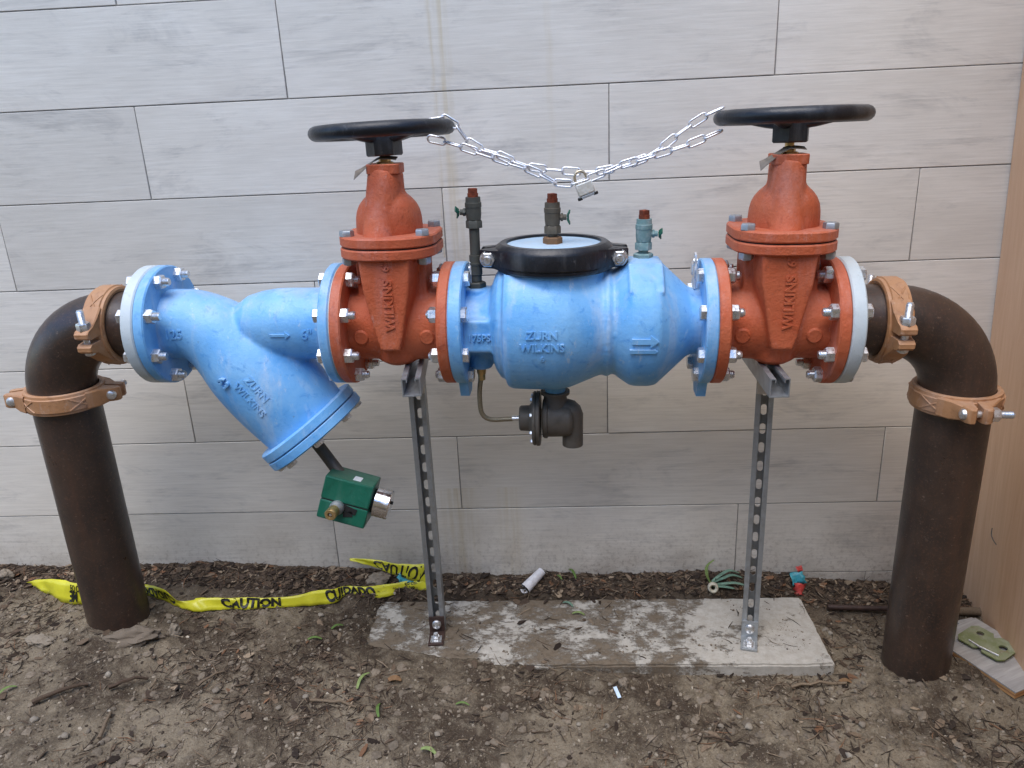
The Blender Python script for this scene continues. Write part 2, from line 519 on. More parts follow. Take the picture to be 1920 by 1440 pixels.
def text_part(txt, size, depth, fn, mat, parent, name='lettering', bold=.0, spacing=1.0, sx=1.0):
    """fn maps (x, y, h) on the lettering plane to the root's space"""
    v, f = text_geo(txt, size, depth, spacing, bold, sx)
    mb = MB().add([fn(*p) for p in v], f)
    return mb.build(name, mat, parent, None)

def tag(o, label=None, cat=None, group=None, kind=None):
    if label: o['label'] = label
    if cat: o['category'] = cat
    if group: o['group'] = group
    if kind: o['kind'] = kind
    return o

def thing(name, label, cat, mw=None, group=None):
    o = bpy.data.objects.new(name, None)
    col.objects.link(o)
    o.empty_display_size = .05
    if mw is not None: o.matrix_world = mw
    return tag(o, label, cat, group)

# ================================================================ THE SETTING
ROW = .232
ZO = 7 * ROW + .02
TL = 1.2

def build_wall():
    w = thing('tile_wall', 'wall of pale grey wood-look tiles in staggered courses behind the pipework', 'wall', Matrix.Translation((0, 0, -.2)))
    T = Matrix.Translation((0, 0, .2))
    MB().box((0, .0625, 1.15), (6.4, .12, 3.1)).build('grout_backing', 'grout', w).matrix_local = T
    off = {-5: -.19, -4: -.57, -3: .24, -2: -.185, -1: .25, 0: -.5565, 1: .2448, 2: -.185, 3: -.5495, 4: .238, 5: -.193, 6: -.585, 7: -.2}
    g = .0014
    for k in range(-5, 8):
        z1 = ZO - k * ROW - g
        z0 = ZO - (k + 1) * ROW + g
        if k == 7: z0 = -.2
        x = off[k] - TL * 3
        while x < 3.0:
            a, b = max(x + g, -3.1), min(x + TL - g, 3.1)
            x += TL
            if b - a < .05: continue
            c = ((a + b) / 2, .005, (z0 + z1) / 2)
            me = MB().box((0, 0, 0), (b - a, .010, z1 - z0), bev=.0012).mesh('tile', 'tile', 40)
            o = link('tile', me, w, Matrix.Translation((c[0], c[1] + random.uniform(-.0006, .0006), c[2] + .2)) @ Matrix.Rotation(random.uniform(-.0007, .0007), 4, 'Z'))
build_wall()

def lerp_table(t, x):
    if x <= t[0][0]: return t[0][1]
    for (a, b), (c, d) in zip(t, t[1:]):
        if x <= c:
            k = (x - a) / (c - a)
            k = k * k * (3 - 2 * k)
            return b + (d - b) * k
    return t[-1][1]
FRONT = [(-1.6, .085), (-1.15, .085), (-.8, .055), (-.5, .018), (-.3, .010), (0, .002), (.25, -.02), (.5, -.034), (.8, -.036), (1.3, -.035)]
WALLZ = [(-1.67, .08), (-1.2, .075), (-.98, .085), (-.75, .066), (-.58, .058), (-.42, .042), (-.25, .03), (.41, .026), (.65, .028), (.9, -.004), (1.1, -.022), (1.29, -.05)]
def sstep(a, b, x):
    k = min(1, max(0, (x - a) / (b - a)))
    return k * k * (3 - 2 * k)
def ground_z(x, y, fine=True):
    f = lerp_table(FRONT, x); wz = lerp_table(WALLZ, x)
    k = sstep(-.16, -.04, y)
    z = f * (1 - k) + wz * k
    z += .035 * max(0, 1 - (((x - 1.02) / .22) ** 2 + ((y + .42) / .16) ** 2)) + .02 * max(0, 1 - (((x + 1.1) / .25) ** 2 + ((y + .36) / .14) ** 2))
    if fine:
        p = Vector((x, y, 0))
        n = noise.fractal(p * 7, 1.0, 2.0, 3) * .009
        n += noise.fractal(p * 24 + Vector((3, 1, 7)), .9, 2.1, 4) * .0078
        n += noise.fractal(p * 90, .8, 2.1, 2) * .0024
        z += n
    m = sstep(-.47, -.40, x) * sstep(.80, .775, x) * sstep(-.40, -.375, y) * sstep(-.085, -.105, y)
    # soil washed over the slab's near left corner
    if m <= 0: return z
    q = Vector((x * 22, y * 22, 1))
    nz = noise.fractal(q, .8, 2.1, 4)
    wash = .040 * sstep(.16, -.22, x + .10 * nz) * sstep(-.325, -.372, y + .022 * nz - .05 * sstep(-.15, -.45, x))
    drift = .036 * sstep(.05, .32, noise.fractal(Vector((x * 11, y * 4, 8)), .9, 2.0, 3)) * sstep(-.352, -.39, y + .012 * nz) * sstep(.25, .0, x)
    wash = max(wash, drift)
    return z * (1 - m) + (-.03 + wash * (1 + .25 * nz) + (.002 * nz if wash > .02 else 0)) * m

def axis_steps(lo, a, b, hi, d):
    s = []
    x = a
    while x < b: s.append(x); x += d
    s.append(b)
    g = d; x = b
    while x < hi: g *= 1.5; x = min(hi, x + g); s.append(x)
    g = d; x = a
    while x > lo: g *= 1.5; x = max(lo, x - g); s.insert(0, x)
    return s

def build_ground():
    xs = axis_steps(-60, -1.75, 1.35, 60, .0055)
    ys = axis_steps(-60, -.80, .03, .6, .0055)
    nx, ny = len(xs), len(ys)
    v = [(x, y, ground_z(x, y) if (-3 < x < 3 and y > -3) else lerp_table(FRONT, x)) for y in ys for x in xs]
    f = [(j * nx + i, j * nx + i + 1, (j + 1) * nx + i + 1, (j + 1) * nx + i) for j in range(ny - 1) for i in range(nx - 1)]
    me = bpy.data.meshes.new('ground')
    me.from_pydata(v, [], f)
    finish(me, 'soil', 0)
    me.shade_smooth()
    tag(link('ground', me), kind='structure')
build_ground()

def build_slab():
    # worn concrete paver, 1.24 x 0.29 m, edges chipped
    bm = bmesh.new()
    bmesh.ops.create_cube(bm, size=1)
    for v in bm.verts: v.co = Vector((v.co.x * 1.235, v.co.y * .292, v.co.z * .05))
    bmesh.ops.subdivide_edges(bm, edges=[e for e in bm.edges if abs(e.verts[0].co.x - e.verts[1].co.x) > .5], cuts=90, use_grid_fill=True)
    bmesh.ops.subdivide_edges(bm, edges=[e for e in bm.edges if abs(e.verts[0].co.y - e.verts[1].co.y) > .2], cuts=22, use_grid_fill=True)
    bmesh.ops.bevel(bm, geom=[e for e in bm.edges if e.calc_face_angle(0) > 1], offset=.005, segments=2, affect='EDGES')
    for v in bm.verts:
        edge = max(abs(v.co.x) / .6175, abs(v.co.y) / .146)
        n = noise.fractal(v.co * 30, 1, 2, 3)
        if edge > .96: v.co += Vector((n * .002, n * .002, n * .0018))
        v.co.z += noise.noise(v.co * 9) * .0008
    me = bpy.data.meshes.new('concrete_slab')
    bm.to_mesh(me); bm.free()
    finish(me, 'slab', 35)
    o = link('concrete_slab', me, None, Matrix.Translation((.165, -.241, -.025)))
    tag(o, 'flat concrete slab smeared with soil under the two steel stands', 'slab')
build_slab()

def build_panel():
    p0 = Vector((1.279, -.012, -.09))
    d = Vector((-.123, -.9924, 0)).normalized()
    upv = Vector((-.056, .008, 1.45)).normalized()
    nrm = d.cross(upv).normalized()
    if nrm.x < 0: nrm = -nrm
    mw = Matrix(((d.x, nrm.x, upv.x, p0.x), (d.y, nrm.y, upv.y, p0.y), (d.z, nrm.z, upv.z, p0.z), (0, 0, 0, 1)))
    t = thing('plywood_screen', 'tall orange-tan plywood sheet standing at right angles to the tiled wall', 'panel', mw)
    MB().box((.61, .009, 1.22), (1.22, .018, 2.44), bev=.001).build('sheet', 'ply', t)
    a = [(.155 + .012 * k / 6 * 3, -.003 - .006 * math.sin(PI * k / 6), .345 - .016 * k / 6 * 1.8) for k in range(7)]
    MB().tube(a, .0012, 6).build('wire_staple', 'ink', t)
build_panel()

def build_light_blocker():
    # unseen sheets added behind the viewer to block low sky and bounce warm light
    t = thing('plywood_light_blocker', 'added plywood sheets behind the viewer, shading and warming the tiled wall', 'light blocker', Matrix.Translation((0, -3.4, -.05)))
    me = MB().box((0, 0, 0), (1.21, .018, 2.44), bev=.001).mesh('sheet', M['blockerply'], 30)
    for k in range(-4, 5):
        link('sheet', me, t, Matrix.Translation((k * 1.22, 0, 1.22)))
build_light_blocker()

# ================================================================ THE PIPEWORK
ASM = Matrix(((0.99916797, 0.03753676, 0.01594895, -0.85764536),
              (-0.03754153, 0.99929507, 0, -0.30),
              (-0.01593771, -0.00059875, 0.99987281, 0.9174837),
              (0, 0, 0, 1)))
BASE = {}
def athing(name, label, cat, base):
    o = thing(name, label, cat, ASM @ Matrix.Translation(base))
    BASE[o.name] = Matrix.Translation(base).inverted()
    return o
def aput(mb, name, mat, t, smooth=38):
    o = mb.build(name, mat, t, smooth)
    if t.name in BASE: o.matrix_local = BASE[t.name]
    return o
def afuse(mbs, name, mat, t, voxel=.004, it=6):
    o = fuse(mbs, name, mat, t, voxel, it)
    o.matrix_local = BASE[t.name]
    return o
def atext(txt, size, depth, fn, mat, t, bold=0, spacing=1.0, sx=1.0):
    o = text_part(txt, size, depth, fn, mat, t, 'lettering', bold, spacing, sx)
    o.matrix_local = BASE[t.name]
    return o
XF = lambda s, y=0, z=0: frame((s, y, z), (1, 0, 0), (0, 0, 1))     # local z along +s

def disc(s0, s1, r, bev=.003, r_in=None):
    mb = MB()
    if r_in is None:
        mb.lathe([(s0, r - bev), (s0 + bev, r), (s1 - bev, r), (s1, r - bev)], XF(0), 64)
    else:
        mb.ring(s0, s1, r_in, r, XF(0), 64, bev)
    return mb

BOLT_CACHE = {}
def bolt_mesh(grip, stud):
    """hex bolt along local z: head below 0, nut on the far side of the grip, threaded end"""
    key = (round(grip, 4), round(stud, 4))
    if key not in BOLT_CACHE:
        mb = MB()
        mb.hexa(Matrix.Rotation(PI, 4, 'X'), .0168, .0125)
        mb.lathe([(0, .0095), (grip, .0095)], None, 10)
        mb.hexa(Matrix.Translation((0, 0, grip)), .0172, .0165)
        p = []
        z = grip + .016
        n = int(stud / .0026)
        for i in range(n):
            p += [(z + i * .0026, .0098), (z + i * .0026 + .0013, .0086)]
        p += [(z + stud, .0075)]
        mb.lathe(p, None, 12)
        BOLT_CACHE[key] = mb.mesh('flange_bolt', 'zinc', 30)
    return BOLT_CACHE[key]

def flange_bolts(t, s0, s1, nut_right, rb=.1195, stud=.014, skip=()):
    me = bolt_mesh(s1 - s0, stud)
    for k in range(8):
        if k in skip: continue
        a = PI / 8 + k * PI / 4
        y, z = rb * math.cos(a), rb * math.sin(a)
        m = XF(s0, y, z) if nut_right else frame((s1, y, z), (-1, 0, 0), (0, 0, 1))
        link('flange_bolt', me, t, BASE[t.name] @ m @ Matrix.Rotation(random.uniform(0, 1), 4, 'Z'))

PR = .0775
# ---- elbows, risers, short spools
def elbow(name, label, sx, s_end, sg):
    """sg = -1: leaves to the left and turns down"""
    t = athing(name, label, 'pipe elbow', (sx, 0, -.165))
    pts = [(s_end, 0, 0)]
    c = (sx - sg * .165, -.165)
    for i in range(17):
        a = PI / 2 * i / 16
        pts.append((c[0] + sg * .165 * math.sin(a), 0, c[1] + .165 * math.cos(a)))
    pts.append((sx, 0, -.172))
    aput(MB().tube(pts, PR, 48), 'bend', 'pipe', t, 60)
    return t
elbow('pipe_elbow', 'dark brown steel elbow at the left end, turning down into the ground pipe', -.26, -.088, -1)
elbow('pipe_elbow', 'dark brown steel elbow at the right end, in front of the plywood', 1.849, 1.677, 1)

def riser(label, s, zlow):
    p = ASM @ Vector((s, 0, -.178))
    t = thing('riser_pipe', label, 'pipe', Matrix.Translation((p.x, p.y, zlow)))
    L = p.z - zlow
    MB().lathe([(0, PR), (L * .25, PR), (L * .5, PR), (L * .75, PR), (L, PR)], None, 56).build('pipe_shaft', 'pipe', t, 60)
riser('thick brown steel riser pipe standing in the soil at the far left', -.26, -.15)
riser('thick brown steel riser pipe standing beside the plywood panel', 1.849, -.2)

def coupling(label, m, seed=0, ribs=True):
    t = thing('pipe_coupling', label, 'coupling', m)
    mb = MB()
    p = [(-.024, .0785), (-.0255, .085), (-.0235, .0905), (-.0175, .0915), (-.0155, .0945), (.0155, .0945), (.0175, .0915), (.0235, .0905), (.0255, .085), (.024, .0785)]
    mb.lathe(p + [p[0]], None, 72, caps=False)
    housing = mb
    for sg in (1, -1):
        for h in (1, -1):
            poly = [(.078, .0055), (.126, .0055), (.134, .011), (.134, .020), (.127, .026), (.110, .030), (.093, .047), (.070, .066)]
            poly = [(sg * x, h * y) for x, y in poly]
            n = len(poly)
            vs_ = []
            for z, k in ((-.021, .97), (-.018, 1), (.018, 1), (.021, .97)):
                for x, y in poly:
                    zz = z * (1 if abs(x) < .10 else .78)
                    vs_.append((x * (1 if k == 1 else .985), y * k if abs(y) > .01 else y, zz))
            fs = [tuple(range(n)), tuple(3 * n + i for i in range(n))]
            for L in range(3):
                for i in range(n):
                    j = (i + 1) % n
                    fs.append((L * n + i, L * n + j, (L + 1) * n + j, (L + 1) * n + i))
            mb.add(vs_, fs)
    if ribs:
        for a0 in (-2.55, -1.15, .6, 2.0):
            for d in (1, -1):
                pts = []
                for i in range(9):
                    k = i / 8
                    a = a0 + .52 * k
                    z = d * (-.0145 + .029 * k)
                    pts.append((.0945 * math.cos(a), .0945 * math.sin(a), z))
                mb.tube(pts, .0021, 5)
    mb.build('housing', 'orange', t, 32)
    for sg in (1, -1):
        b = MB()
        fm = frame((sg * .1145, -.024, 0), (0, 1, 0), (0, 0, 1))
        b.lathe([(-.012, .002), (-.0115, .006), (-.009, .0105), (-.004, .0128), (0, .0132)], fm, 18)
        b.lathe([(0, .0078), (.05, .0078)], fm, 14)
        b.hexa(fm @ Matrix.Translation((0, 0, .0505)), .0155, .016)
        pr = [(.066, .0078)]
        for i in range(11): pr += [(.066 + .0026 * i, .0082), (.0673 + .0026 * i, .0071)]
        pr += [(.096, .006)]
        b.lathe(pr, fm, 12)
        b.build('track_bolt', 'zinc', t, 32)
Zup = Matrix.Identity(4)
coupling('orange grooved coupling on the horizontal pipe beside the left elbow', ASM @ Matrix.Translation((-.092, 0, 0)) @ Matrix(((0, 0, 1, 0), (-1, 0, 0, 0), (0, 1, 0, 0), (0, 0, 0, 1))) @ Matrix.Rotation(R(-4), 4, 'Z') @ Matrix.Rotation(PI, 4, 'X') @ Matrix.Rotation(PI, 4, 'X'))
coupling('orange grooved coupling on the horizontal pipe beside the right elbow', ASM @ Matrix.Translation((1.676, 0, 0)) @ Matrix(((0, 0, 1, 0), (-1, 0, 0, 0), (0, 1, 0, 0), (0, 0, 0, 1))) @ Matrix.Rotation(R(-3), 4, 'Z'))
coupling('orange grooved coupling round the upright pipe under the left elbow', ASM @ Matrix.Translation((-.256, 0, -.178)) @ Matrix.Rotation(R(13), 4, 'Z'))
coupling('orange grooved coupling round the upright pipe under the right elbow', ASM @ Matrix.Translation((1.849, 0, -.176)) @ Matrix.Rotation(R(-92), 4, 'Z'))

FR = .1385
def adapter(label, s0, s1, spool_end):
    t = athing('flange_adapter', label, 'pipe flange', (s0, 0, -FR))
    aput(disc(s0, s1, FR), 'flange', 'white', t)
    a, b = sorted(((s0 if spool_end < s0 else s1), spool_end))
    mb = MB().lathe([(a - .002 if spool_end > s0 else a, PR), (b + (.002 if spool_end < s0 else 0), PR)], XF(0), 48)
    aput(mb, 'spool', 'pipe', t)
    return t
adL = adapter('pale grey steel pipe flange bolted to the left end of the blue strainer', .0035, .0315, -.086)
adR = adapter('pale grey steel pipe flange bolted to the right end of the right red valve', 1.564, 1.593, 1.676)

# ---- blue Y strainer
st = athing('y_strainer', 'sky blue cast Y-shaped strainer with its leg pointing down to the right', 'strainer', (.25, 0, -.38))
LD = Vector((.602, 0, -.798))
LC = Vector((.345, 0, -.240))
def leg(a, r): return (a, r)
body = []
pth = [(.04, 0, 0), (.08, 0, 0), (.112, 0, -.004), (.146, 0, -.019), (.182, 0, -.046), (.232, 0, -.098), (.290, 0, -.167), (.352, 0, -.249)]
rad = [.083, .083, .0845, .089, .098, .113, .1165, .108]
sp_ = []
rr_ = []
def smooth_path(pts, n=6):
    pts = [Vector(p) for p in pts]
    out = []
    for i in range(len(pts) - 1):
        p0 = pts[max(i - 1, 0)]; p1 = pts[i]; p2 = pts[i + 1]; p3 = pts[min(i + 2, len(pts) - 1)]
        for k in range(n):
            t = k / n
            out.append(.5 * ((2 * p1) + (p2 - p0) * t + (2 * p0 - 5 * p1 + 4 * p2 - p3) * t * t + (3 * p1 - p0 - 3 * p2 + p3) * t ** 3))
    out.append(pts[-1])
    return out
sp_ = smooth_path(pth, 5)
rr_ = [q.x for q in smooth_path([(r, 0, 0) for r in rad], 5)]
body.append(MB().tube(sp_, rr_, 56))
body.append(MB().lathe([(.205, .02), (.222, .05), (.246, .067), (.28, .077), (.32, .083), (.46, .083)], XF(0), 48))
sb = afuse(body, 'body', 'bluecast', st, .004, 9)
aput(disc(.0325, .057, FR), 'flange', 'blue', st)
aput(disc(.449, .4725, FR), 'flange', 'blue', st)
aput(disc(.4722, .4748, FR - .004, .0005), 'gasket', 'white', st)
lf = frame(LC, LD, (0, 1, 0))
aput(MB().lathe([(0, .131), (.003, .1345), (.021, .1345), (.0235, .132)], lf, 64), 'leg_flange', 'blue', st)
aput(MB().lathe([(.0255, .132), (.0275, .1345), (.046, .1345), (.049, .131)], lf, 64), 'leg_cover', 'blue', st)
for k in range(8):
    a = PI / 8 + k * PI / 4
    m = lf @ Matrix.Translation((.116 * math.cos(a), .116 * math.sin(a), .049))
    mb = MB().hexa(m @ Matrix.Rotation(k, 4, 'Z'), .0135, .011)
    aput(mb, 'cover_bolt', 'zinc', st)
# the plug boss and dark nipple
aput(MB().hexa(lf @ Matrix.Translation((0.0, 0, .049)), .03, .012), 'plug_boss', 'relief', st)
aput(MB().tube([(.362, -.004, -.292), (.39, -.015, -.325), (.438, -.040, -.378)], .0145, 16), 'drain_nipple', 'relief', st, 60)
def on_tube(s0, z0, r, rot=0, depth=0):
    """lettering wrapped on a horizontal tube's front"""
    def fn(x, y, h):
        c, s_ = math.cos(rot), math.sin(rot)
        X, Y = c * x - s_ * y, s_ * x + c * y
        a = math.asin(max(-1, min(1, z0 / r))) + Y / r
        return (s0 + X, -(r + h) * math.cos(a), (r + h) * math.sin(a))
    return fn
atext('125', .030, .006, on_tube(.095, -.004, .0835), 'blue', st, .0004)
atext('6"', .032, .006, on_tube(.405, -.006, .0825), 'blue', st, .0004)
def arrow(mb, fn, L, w, hd):
    out = [(-L / 2, -w / 2), (L / 2 - hd, -w / 2), (L / 2 - hd, -hd * .75), (L / 2, 0), (L / 2 - hd, hd * .75), (L / 2 - hd, w / 2), (-L / 2, w / 2)]
    n = len(out)
    v = [fn(x, y, -.004) for x, y in out] + [fn(x, y, .0036) for x, y in out]
    mb.add(v, [tuple(range(n, 2 * n)), tuple(range(n))] + [(i, (i + 1) % n, n + (i + 1) % n, n + i) for i in range(n)])
    return mb
aput(arrow(MB(), on_tube(.343, -.006, .0825), .046, .005, .011), 'flow_arrow', 'blue', st, None)
def on_leg(a0, off, r, rot=0):
    ax = LD; side = Vector((.798, 0, .602))
    def fn(x, y, h):
        c, s_ = math.cos(rot), math.sin(rot)
        X, Y = c * x - s_ * y, s_ * x + c * y
        q = (off + Y) / r
        p = LC + ax * (a0 + X) + side * (math.sin(q) * (r + h)) + Vector((0, -1, 0)) * (math.cos(q) * (r + h))
        return tuple(p)
    return fn
atext('63', .029, .009, on_leg(-.186, -.030, .1165), 'blue', st, .0004)
atext('ZURN', .025, .007, on_leg(-.128, .022, .1145), 'blue', st, .0005)
atext('WILKINS', .024, .007, on_leg(-.120, -.008, .1145), 'blue', st, .0005)
flange_bolts(st, .0035, .057, True)

# ---- green lock box on the strainer's drain
def lock_box():
    m = ASM @ Matrix.Translation((.456, -.062, -.416)) @ Matrix.Rotation(R(16), 4, 'Y') @ Matrix.Rotation(R(-9), 4, 'X') @ Matrix.Scale(1.13, 4)
    t = thing('valve_lock_box', 'green metal lock box clamped on the drain pipe below the blue strainer', 'lock box', m)
    # upper shell: sloped shoulder at the back
    def shell(z0, z1, nm):
        MB().box((0, 0, (z0 + z1) / 2), (.104, .078, z1 - z0), bev=.0035).build(nm, 'green', t, 40)
    shell(-.004, .047, 'upper_shell')
    shell(-.048, -.0055, 'lower_shell')
    MB().box((0, 0, -.005), (.1, .074, .006)).build('inner_core', 'dark', t)
    MB().box((.012, -.012, .0473), (.017, .026, .0006), bev=.0002).build('sticker', 'sticker', t)
    MB().box((.014, -.0392, -.014), (.030, .0022, .013), rot=Matrix.Rotation(.15, 4, 'Y')).box((.012, -.0392, -.024), (.02, .0022, .012), rot=Matrix.Rotation(-.3, 4, 'Y')).build('key_opening', 'dark', t)
    fm = frame((-.012, -.036, -.014), (-.1, -1, -.12))
    MB().lathe([(0, .0145), (.006, .0155), (.012, .015), (.015, .013), (.02, .0125)], fm, 20).build('plug_collar', 'galv', t)
    pl = MB().lathe([(.02, .0118), (.022, .0125), (.026, .0118), (.030, .0125), (.034, .0118), (.042, .0124), (.0445, .011), (.0445, .0055), (.038, .005)], fm, 24, caps=False).build('test_plug', 'brass', t)
    MB().lathe([(.036, .005), (.042, .003)], fm, 10).build('plug_core', 'zinc', pl)
    cx = frame((.050, .002, .004), (1, 0, 0), (0, 0, 1))
    MB().lathe([(0, .026), (.006, .026)], cx, 24).build('lock_seat', 'dark', t)
    cy = MB().lathe([(.006, .0305), (.0075, .032), (.038, .032), (.0405, .030)], cx, 40).build('lock_cylinder', 'chrome', t)
    MB().cyl((.0905, -.004, .012), (.095, -.004, .012), .0035, 10).build('lock_pin', 'dark', cy)
lock_box()

# ---- red gate valves
def plate_poly(hs, hy, cut, n=5):
    pts = []
    for sx, sy, a0 in ((1, 1, 0), (-1, 1, PI / 2), (-1, -1, PI), (1, -1, 3 * PI / 2)):
        cx, cy = sx * (hs - cut), sy * (hy - cut)
        for i in range(n + 1):
            a = a0 + PI / 2 * i / n
            pts.append((cx + cut * math.cos(a), cy + cut * math.sin(a)))
    return pts
def extr(poly, z0, z1, bev, m=None):
    n = len(poly)
    vs_ = []
    for z, k in ((z0, bev), (z0 + bev, 0), (z1 - bev, 0), (z1, bev)):
        for x, y in poly:
            l = math.hypot(x, y)
            vs_.append((x * (1 - k / l), y * (1 - k / l), z))
    fs = [tuple(range(n)), tuple(3 * n + i for i in range(n))]
    for L in range(3):
        for i in range(n):
            j = (i + 1) % n
            fs.append((L * n + i, L * n + j, (L + 1) * n + j, (L + 1) * n + i))
    return MB().add(vs_, fs, m)

def gate_valve(label, c, half, stem_off, wheel_z, tilt_x, tilt_y, strip_dir, wheel_label):
    t = athing('gate_valve', label, 'gate valve', (c, 0, -.14))
    T = Matrix.Translation((c, 0, 0))
    F = lambda mb: MB().add(mb.v, mb.f, T)
    so = stem_off
    parts = []
    parts.append(F(MB().lathe([(-half + .01, .082), (-half * .5, .083), (0, .086), (half * .5, .083), (half - .01, .082)], XF(0), 48)))
    parts.append(F(MB().lathe([(-.088, .035), (-.075, .052), (-.03, .06), (.03, .064), (.10, .067), (.172, .068)], Matrix.Translation((so * .5, 0, 0)), 40, sy=1.42)))
    parts.append(F(MB().box((so * .5, .0, .085), (.156, .085, .175))))
    # raised wedge on the front and back
    for sg in (-1, 1):
        q = [(-.064, .17), (.064, .17), (.058, .10), (.032, -.015), (.024, -.045), (-.024, -.045), (-.032, -.015), (-.058, .10)]
        n = len(q)
        vs_ = [(x + so * .4, sg * .05, z) for x, z in q] + [(x * .86 + so * .4, sg * .1085, z * .985 if z > 0 else z * .8) for x, z in q]
        fs = [tuple(range(n)), tuple(range(n, 2 * n))] + [(i, (i + 1) % n, n + (i + 1) % n, n + i) for i in range(n)]
        parts.append(F(MB().add(vs_, fs)))
    afuse(parts, 'body', 'red', t, .0038, 5)
    aput(disc(c - half, c - half + .0245, FR), 'flange', 'red', t)
    aput(disc(c + half - .0245, c + half, FR), 'flange', 'red', t)
    for sg in (-1, 1):
        aput(MB().lathe([(0, .0175), (.004, .017), (.0065, .014)], frame((c + sg * .074, -.079, -.012), (0, -1, -.12)), 24), 'round_boss', 'red', t)
    po = plate_poly(.106, .122, .088, 9)
    aput(extr(po, .163, .185, .003, Matrix.Translation((c + so * .6, 0, 0))), 'body_plate', 'red', t)
    aput(extr([(x * .955, y * .955) for x, y in po], .184, .189, .0005, Matrix.Translation((c + so * .6, 0, 0))), 'plate_gasket', 'dark', t)
    aput(extr(po, .188, .210, .003, Matrix.Translation((c + so * .6, 0, 0))), 'bonnet_plate', 'red', t)
    for bx, by in ((-.082, -.07), (.082, -.07), (-.082, .07), (.082, .07), (0, .098)):
        mb = MB()
        mb.hexa(Matrix.Translation((c + so * .6 + bx, by, .210)) @ Matrix.Rotation(bx * 9 + 1, 4, 'Z'), .0158, .0125)
        mb.lathe([(.147, .008), (.212, .008)], Matrix.Translation((c + so * .6 + bx, by, 0)), 10)
        mb.hexa(Matrix.Translation((c + so * .6 + bx, by, .163)) @ Matrix.Rotation(PI, 4, 'X'), .0155, .014)
        aput(mb, 'plate_bolt', 'galv', t)
    S = Matrix.Translation((c + so, 0, 0))
    G = lambda mb: MB().add(mb.v, mb.f, S)
    dome = [(.205, .0725), (.225, .073), (.242, .072), (.256, .069), (.269, .063), (.280, .054), (.288, .045), (.293, .040), (.300, .0385), (.336, .0375)]
    b1 = G(MB().lathe(dome, None, 44, sy=1.02))
    b2 = G(MB().cyl((-.010, -.072, .180), (-.002, -.006, .330), .037, 28, r2=.036))
    afuse([b1, b2], 'bonnet', 'red', t, .0033, 3)
    aput(G(extr(plate_poly(.0365, .0365, .016), .334, .3545, .0015)), 'stuffing_box', 'red', t)
    aput(G(MB().lathe([(.353, .019), (.357, .019), (.3585, .016)], None, 20)), 'gland_ring', 'brass', t)
    aput(G(MB().hexa(Matrix.Translation((0, 0, .356)), .0135, .012).lathe([(.36, .0095), (wheel_z - .03, .0095)], None, 14)), 'stem', 'brass', t)
    # tag strip slipped round the stem
    pts = []
    for k in range(9):
        u = k / 8
        pts.append((.03 - .092 * u, -.012 - .014 * u, .3645 + .003 * math.sin(u * 5) - .036 * max(0, u - .38) ** 1.25 * 1.5))
    mb = MB()
    v = []; f = []
    for k, p in enumerate(pts):
        w_ = .011 if k < 8 else .013
        tw = .25 + .5 * max(0, k - 5) / 3
        v += [(p[0], p[1] - w_ * math.cos(tw), p[2] - w_ * math.sin(tw)), (p[0], p[1] + w_ * math.cos(tw), p[2] + w_ * math.sin(tw)), (p[0], p[1] + w_ * math.cos(tw), p[2] + w_ * math.sin(tw) + .0009), (p[0], p[1] - w_ * math.cos(tw), p[2] - w_ * math.sin(tw) + .0009)]
        if k:
            a, b = 4 * (k - 1), 4 * k
            f += [(a, a + 1, b + 1, b), (a + 1, a + 2, b + 2, b + 1), (a + 2, a + 3, b + 3, b + 2), (a + 3, a, b, b + 3)]
    f += [(0, 1, 2, 3), (len(v) - 4, len(v) - 3, len(v) - 2, len(v) - 1)]
    aput(G(mb.add(v, f)), 'tag_strip', 'strip', t)
    # hand wheel
    W = Matrix.Translation((c + so, 0, wheel_z)) @ Matrix.Rotation(R(tilt_x), 4, 'X') @ Matrix.Rotation(R(tilt_y), 4, 'Y')
    RW = .139
    rim = MB()
    rim.v = []; rim.f = []
    nn, kk = 72, 14
    vs_ = [((RW + .0165 * math.cos(2 * PI * j / kk)) * math.cos(2 * PI * i / nn), (RW + .0165 * math.cos(2 * PI * j / kk)) * math.sin(2 * PI * i / nn), .0155 * math.sin(2 * PI * j / kk)) for i in range(nn) for j in range(kk)]
    fs = [(i * kk + j, i * kk + (j + 1) % kk, ((i + 1) % nn) * kk + (j + 1) % kk, ((i + 1) % nn) * kk + j) for i in range(nn) for j in range(kk)]
    rim.add(vs_, fs, W)
    wh = aput(rim, 'handwheel_rim', 'black', t, 60)
    hub = MB()
    hub.add(*(lambda q: (q.v, q.f))(extr([(.039 * math.cos(PI / 3 * i + .2), .039 * math.sin(PI / 3 * i + .2)) for i in range(6)], -.052, -.006, .003)), m=W)
    hub.build('wheel_hub', 'black', wh)
    for k in range(4):
        a = PI / 4 + k * PI / 2 + .2
        d = Vector((math.cos(a), math.sin(a), 0))
        p = [W @ (d * r + Vector((0, 0, z))) for r, z in ((.02, -.016), (.05, -.013), (.09, -.006), (.138, -.002))]
        MB().tube(p, [.016, .014, .012, .012], 10, flat=.7).build('spoke', 'black', wh, 60)
    # raised maker's name reading upward on the wedge
    sx_ = c + so * .4
    def fn(x, y, h): return (sx_ + .006 - y, -.1065 - h, .066 + x)
    atext('WILKINS', .0285, .011, fn, 'red', t, .0008, 1.0)
    def fn2(x, y, h): return (sx_ + .004 - y, -.107 - h, .150 + x)
    atext('6"', .024, .009, fn2, 'red', t, .0005)
    return t
gvL = gate_valve('red gate valve with black handwheel between the blue strainer and the blue valve body', .603, .1285, -.010, .422, -2.0, -2.0, -1, 'l')
gvR = gate_valve('red gate valve with black handwheel nearest the plywood panel', 1.4315, .1315, .010, .428, -1.6, -.4, -1, 'r')
flange_bolts(gvL, .449, .499, True)
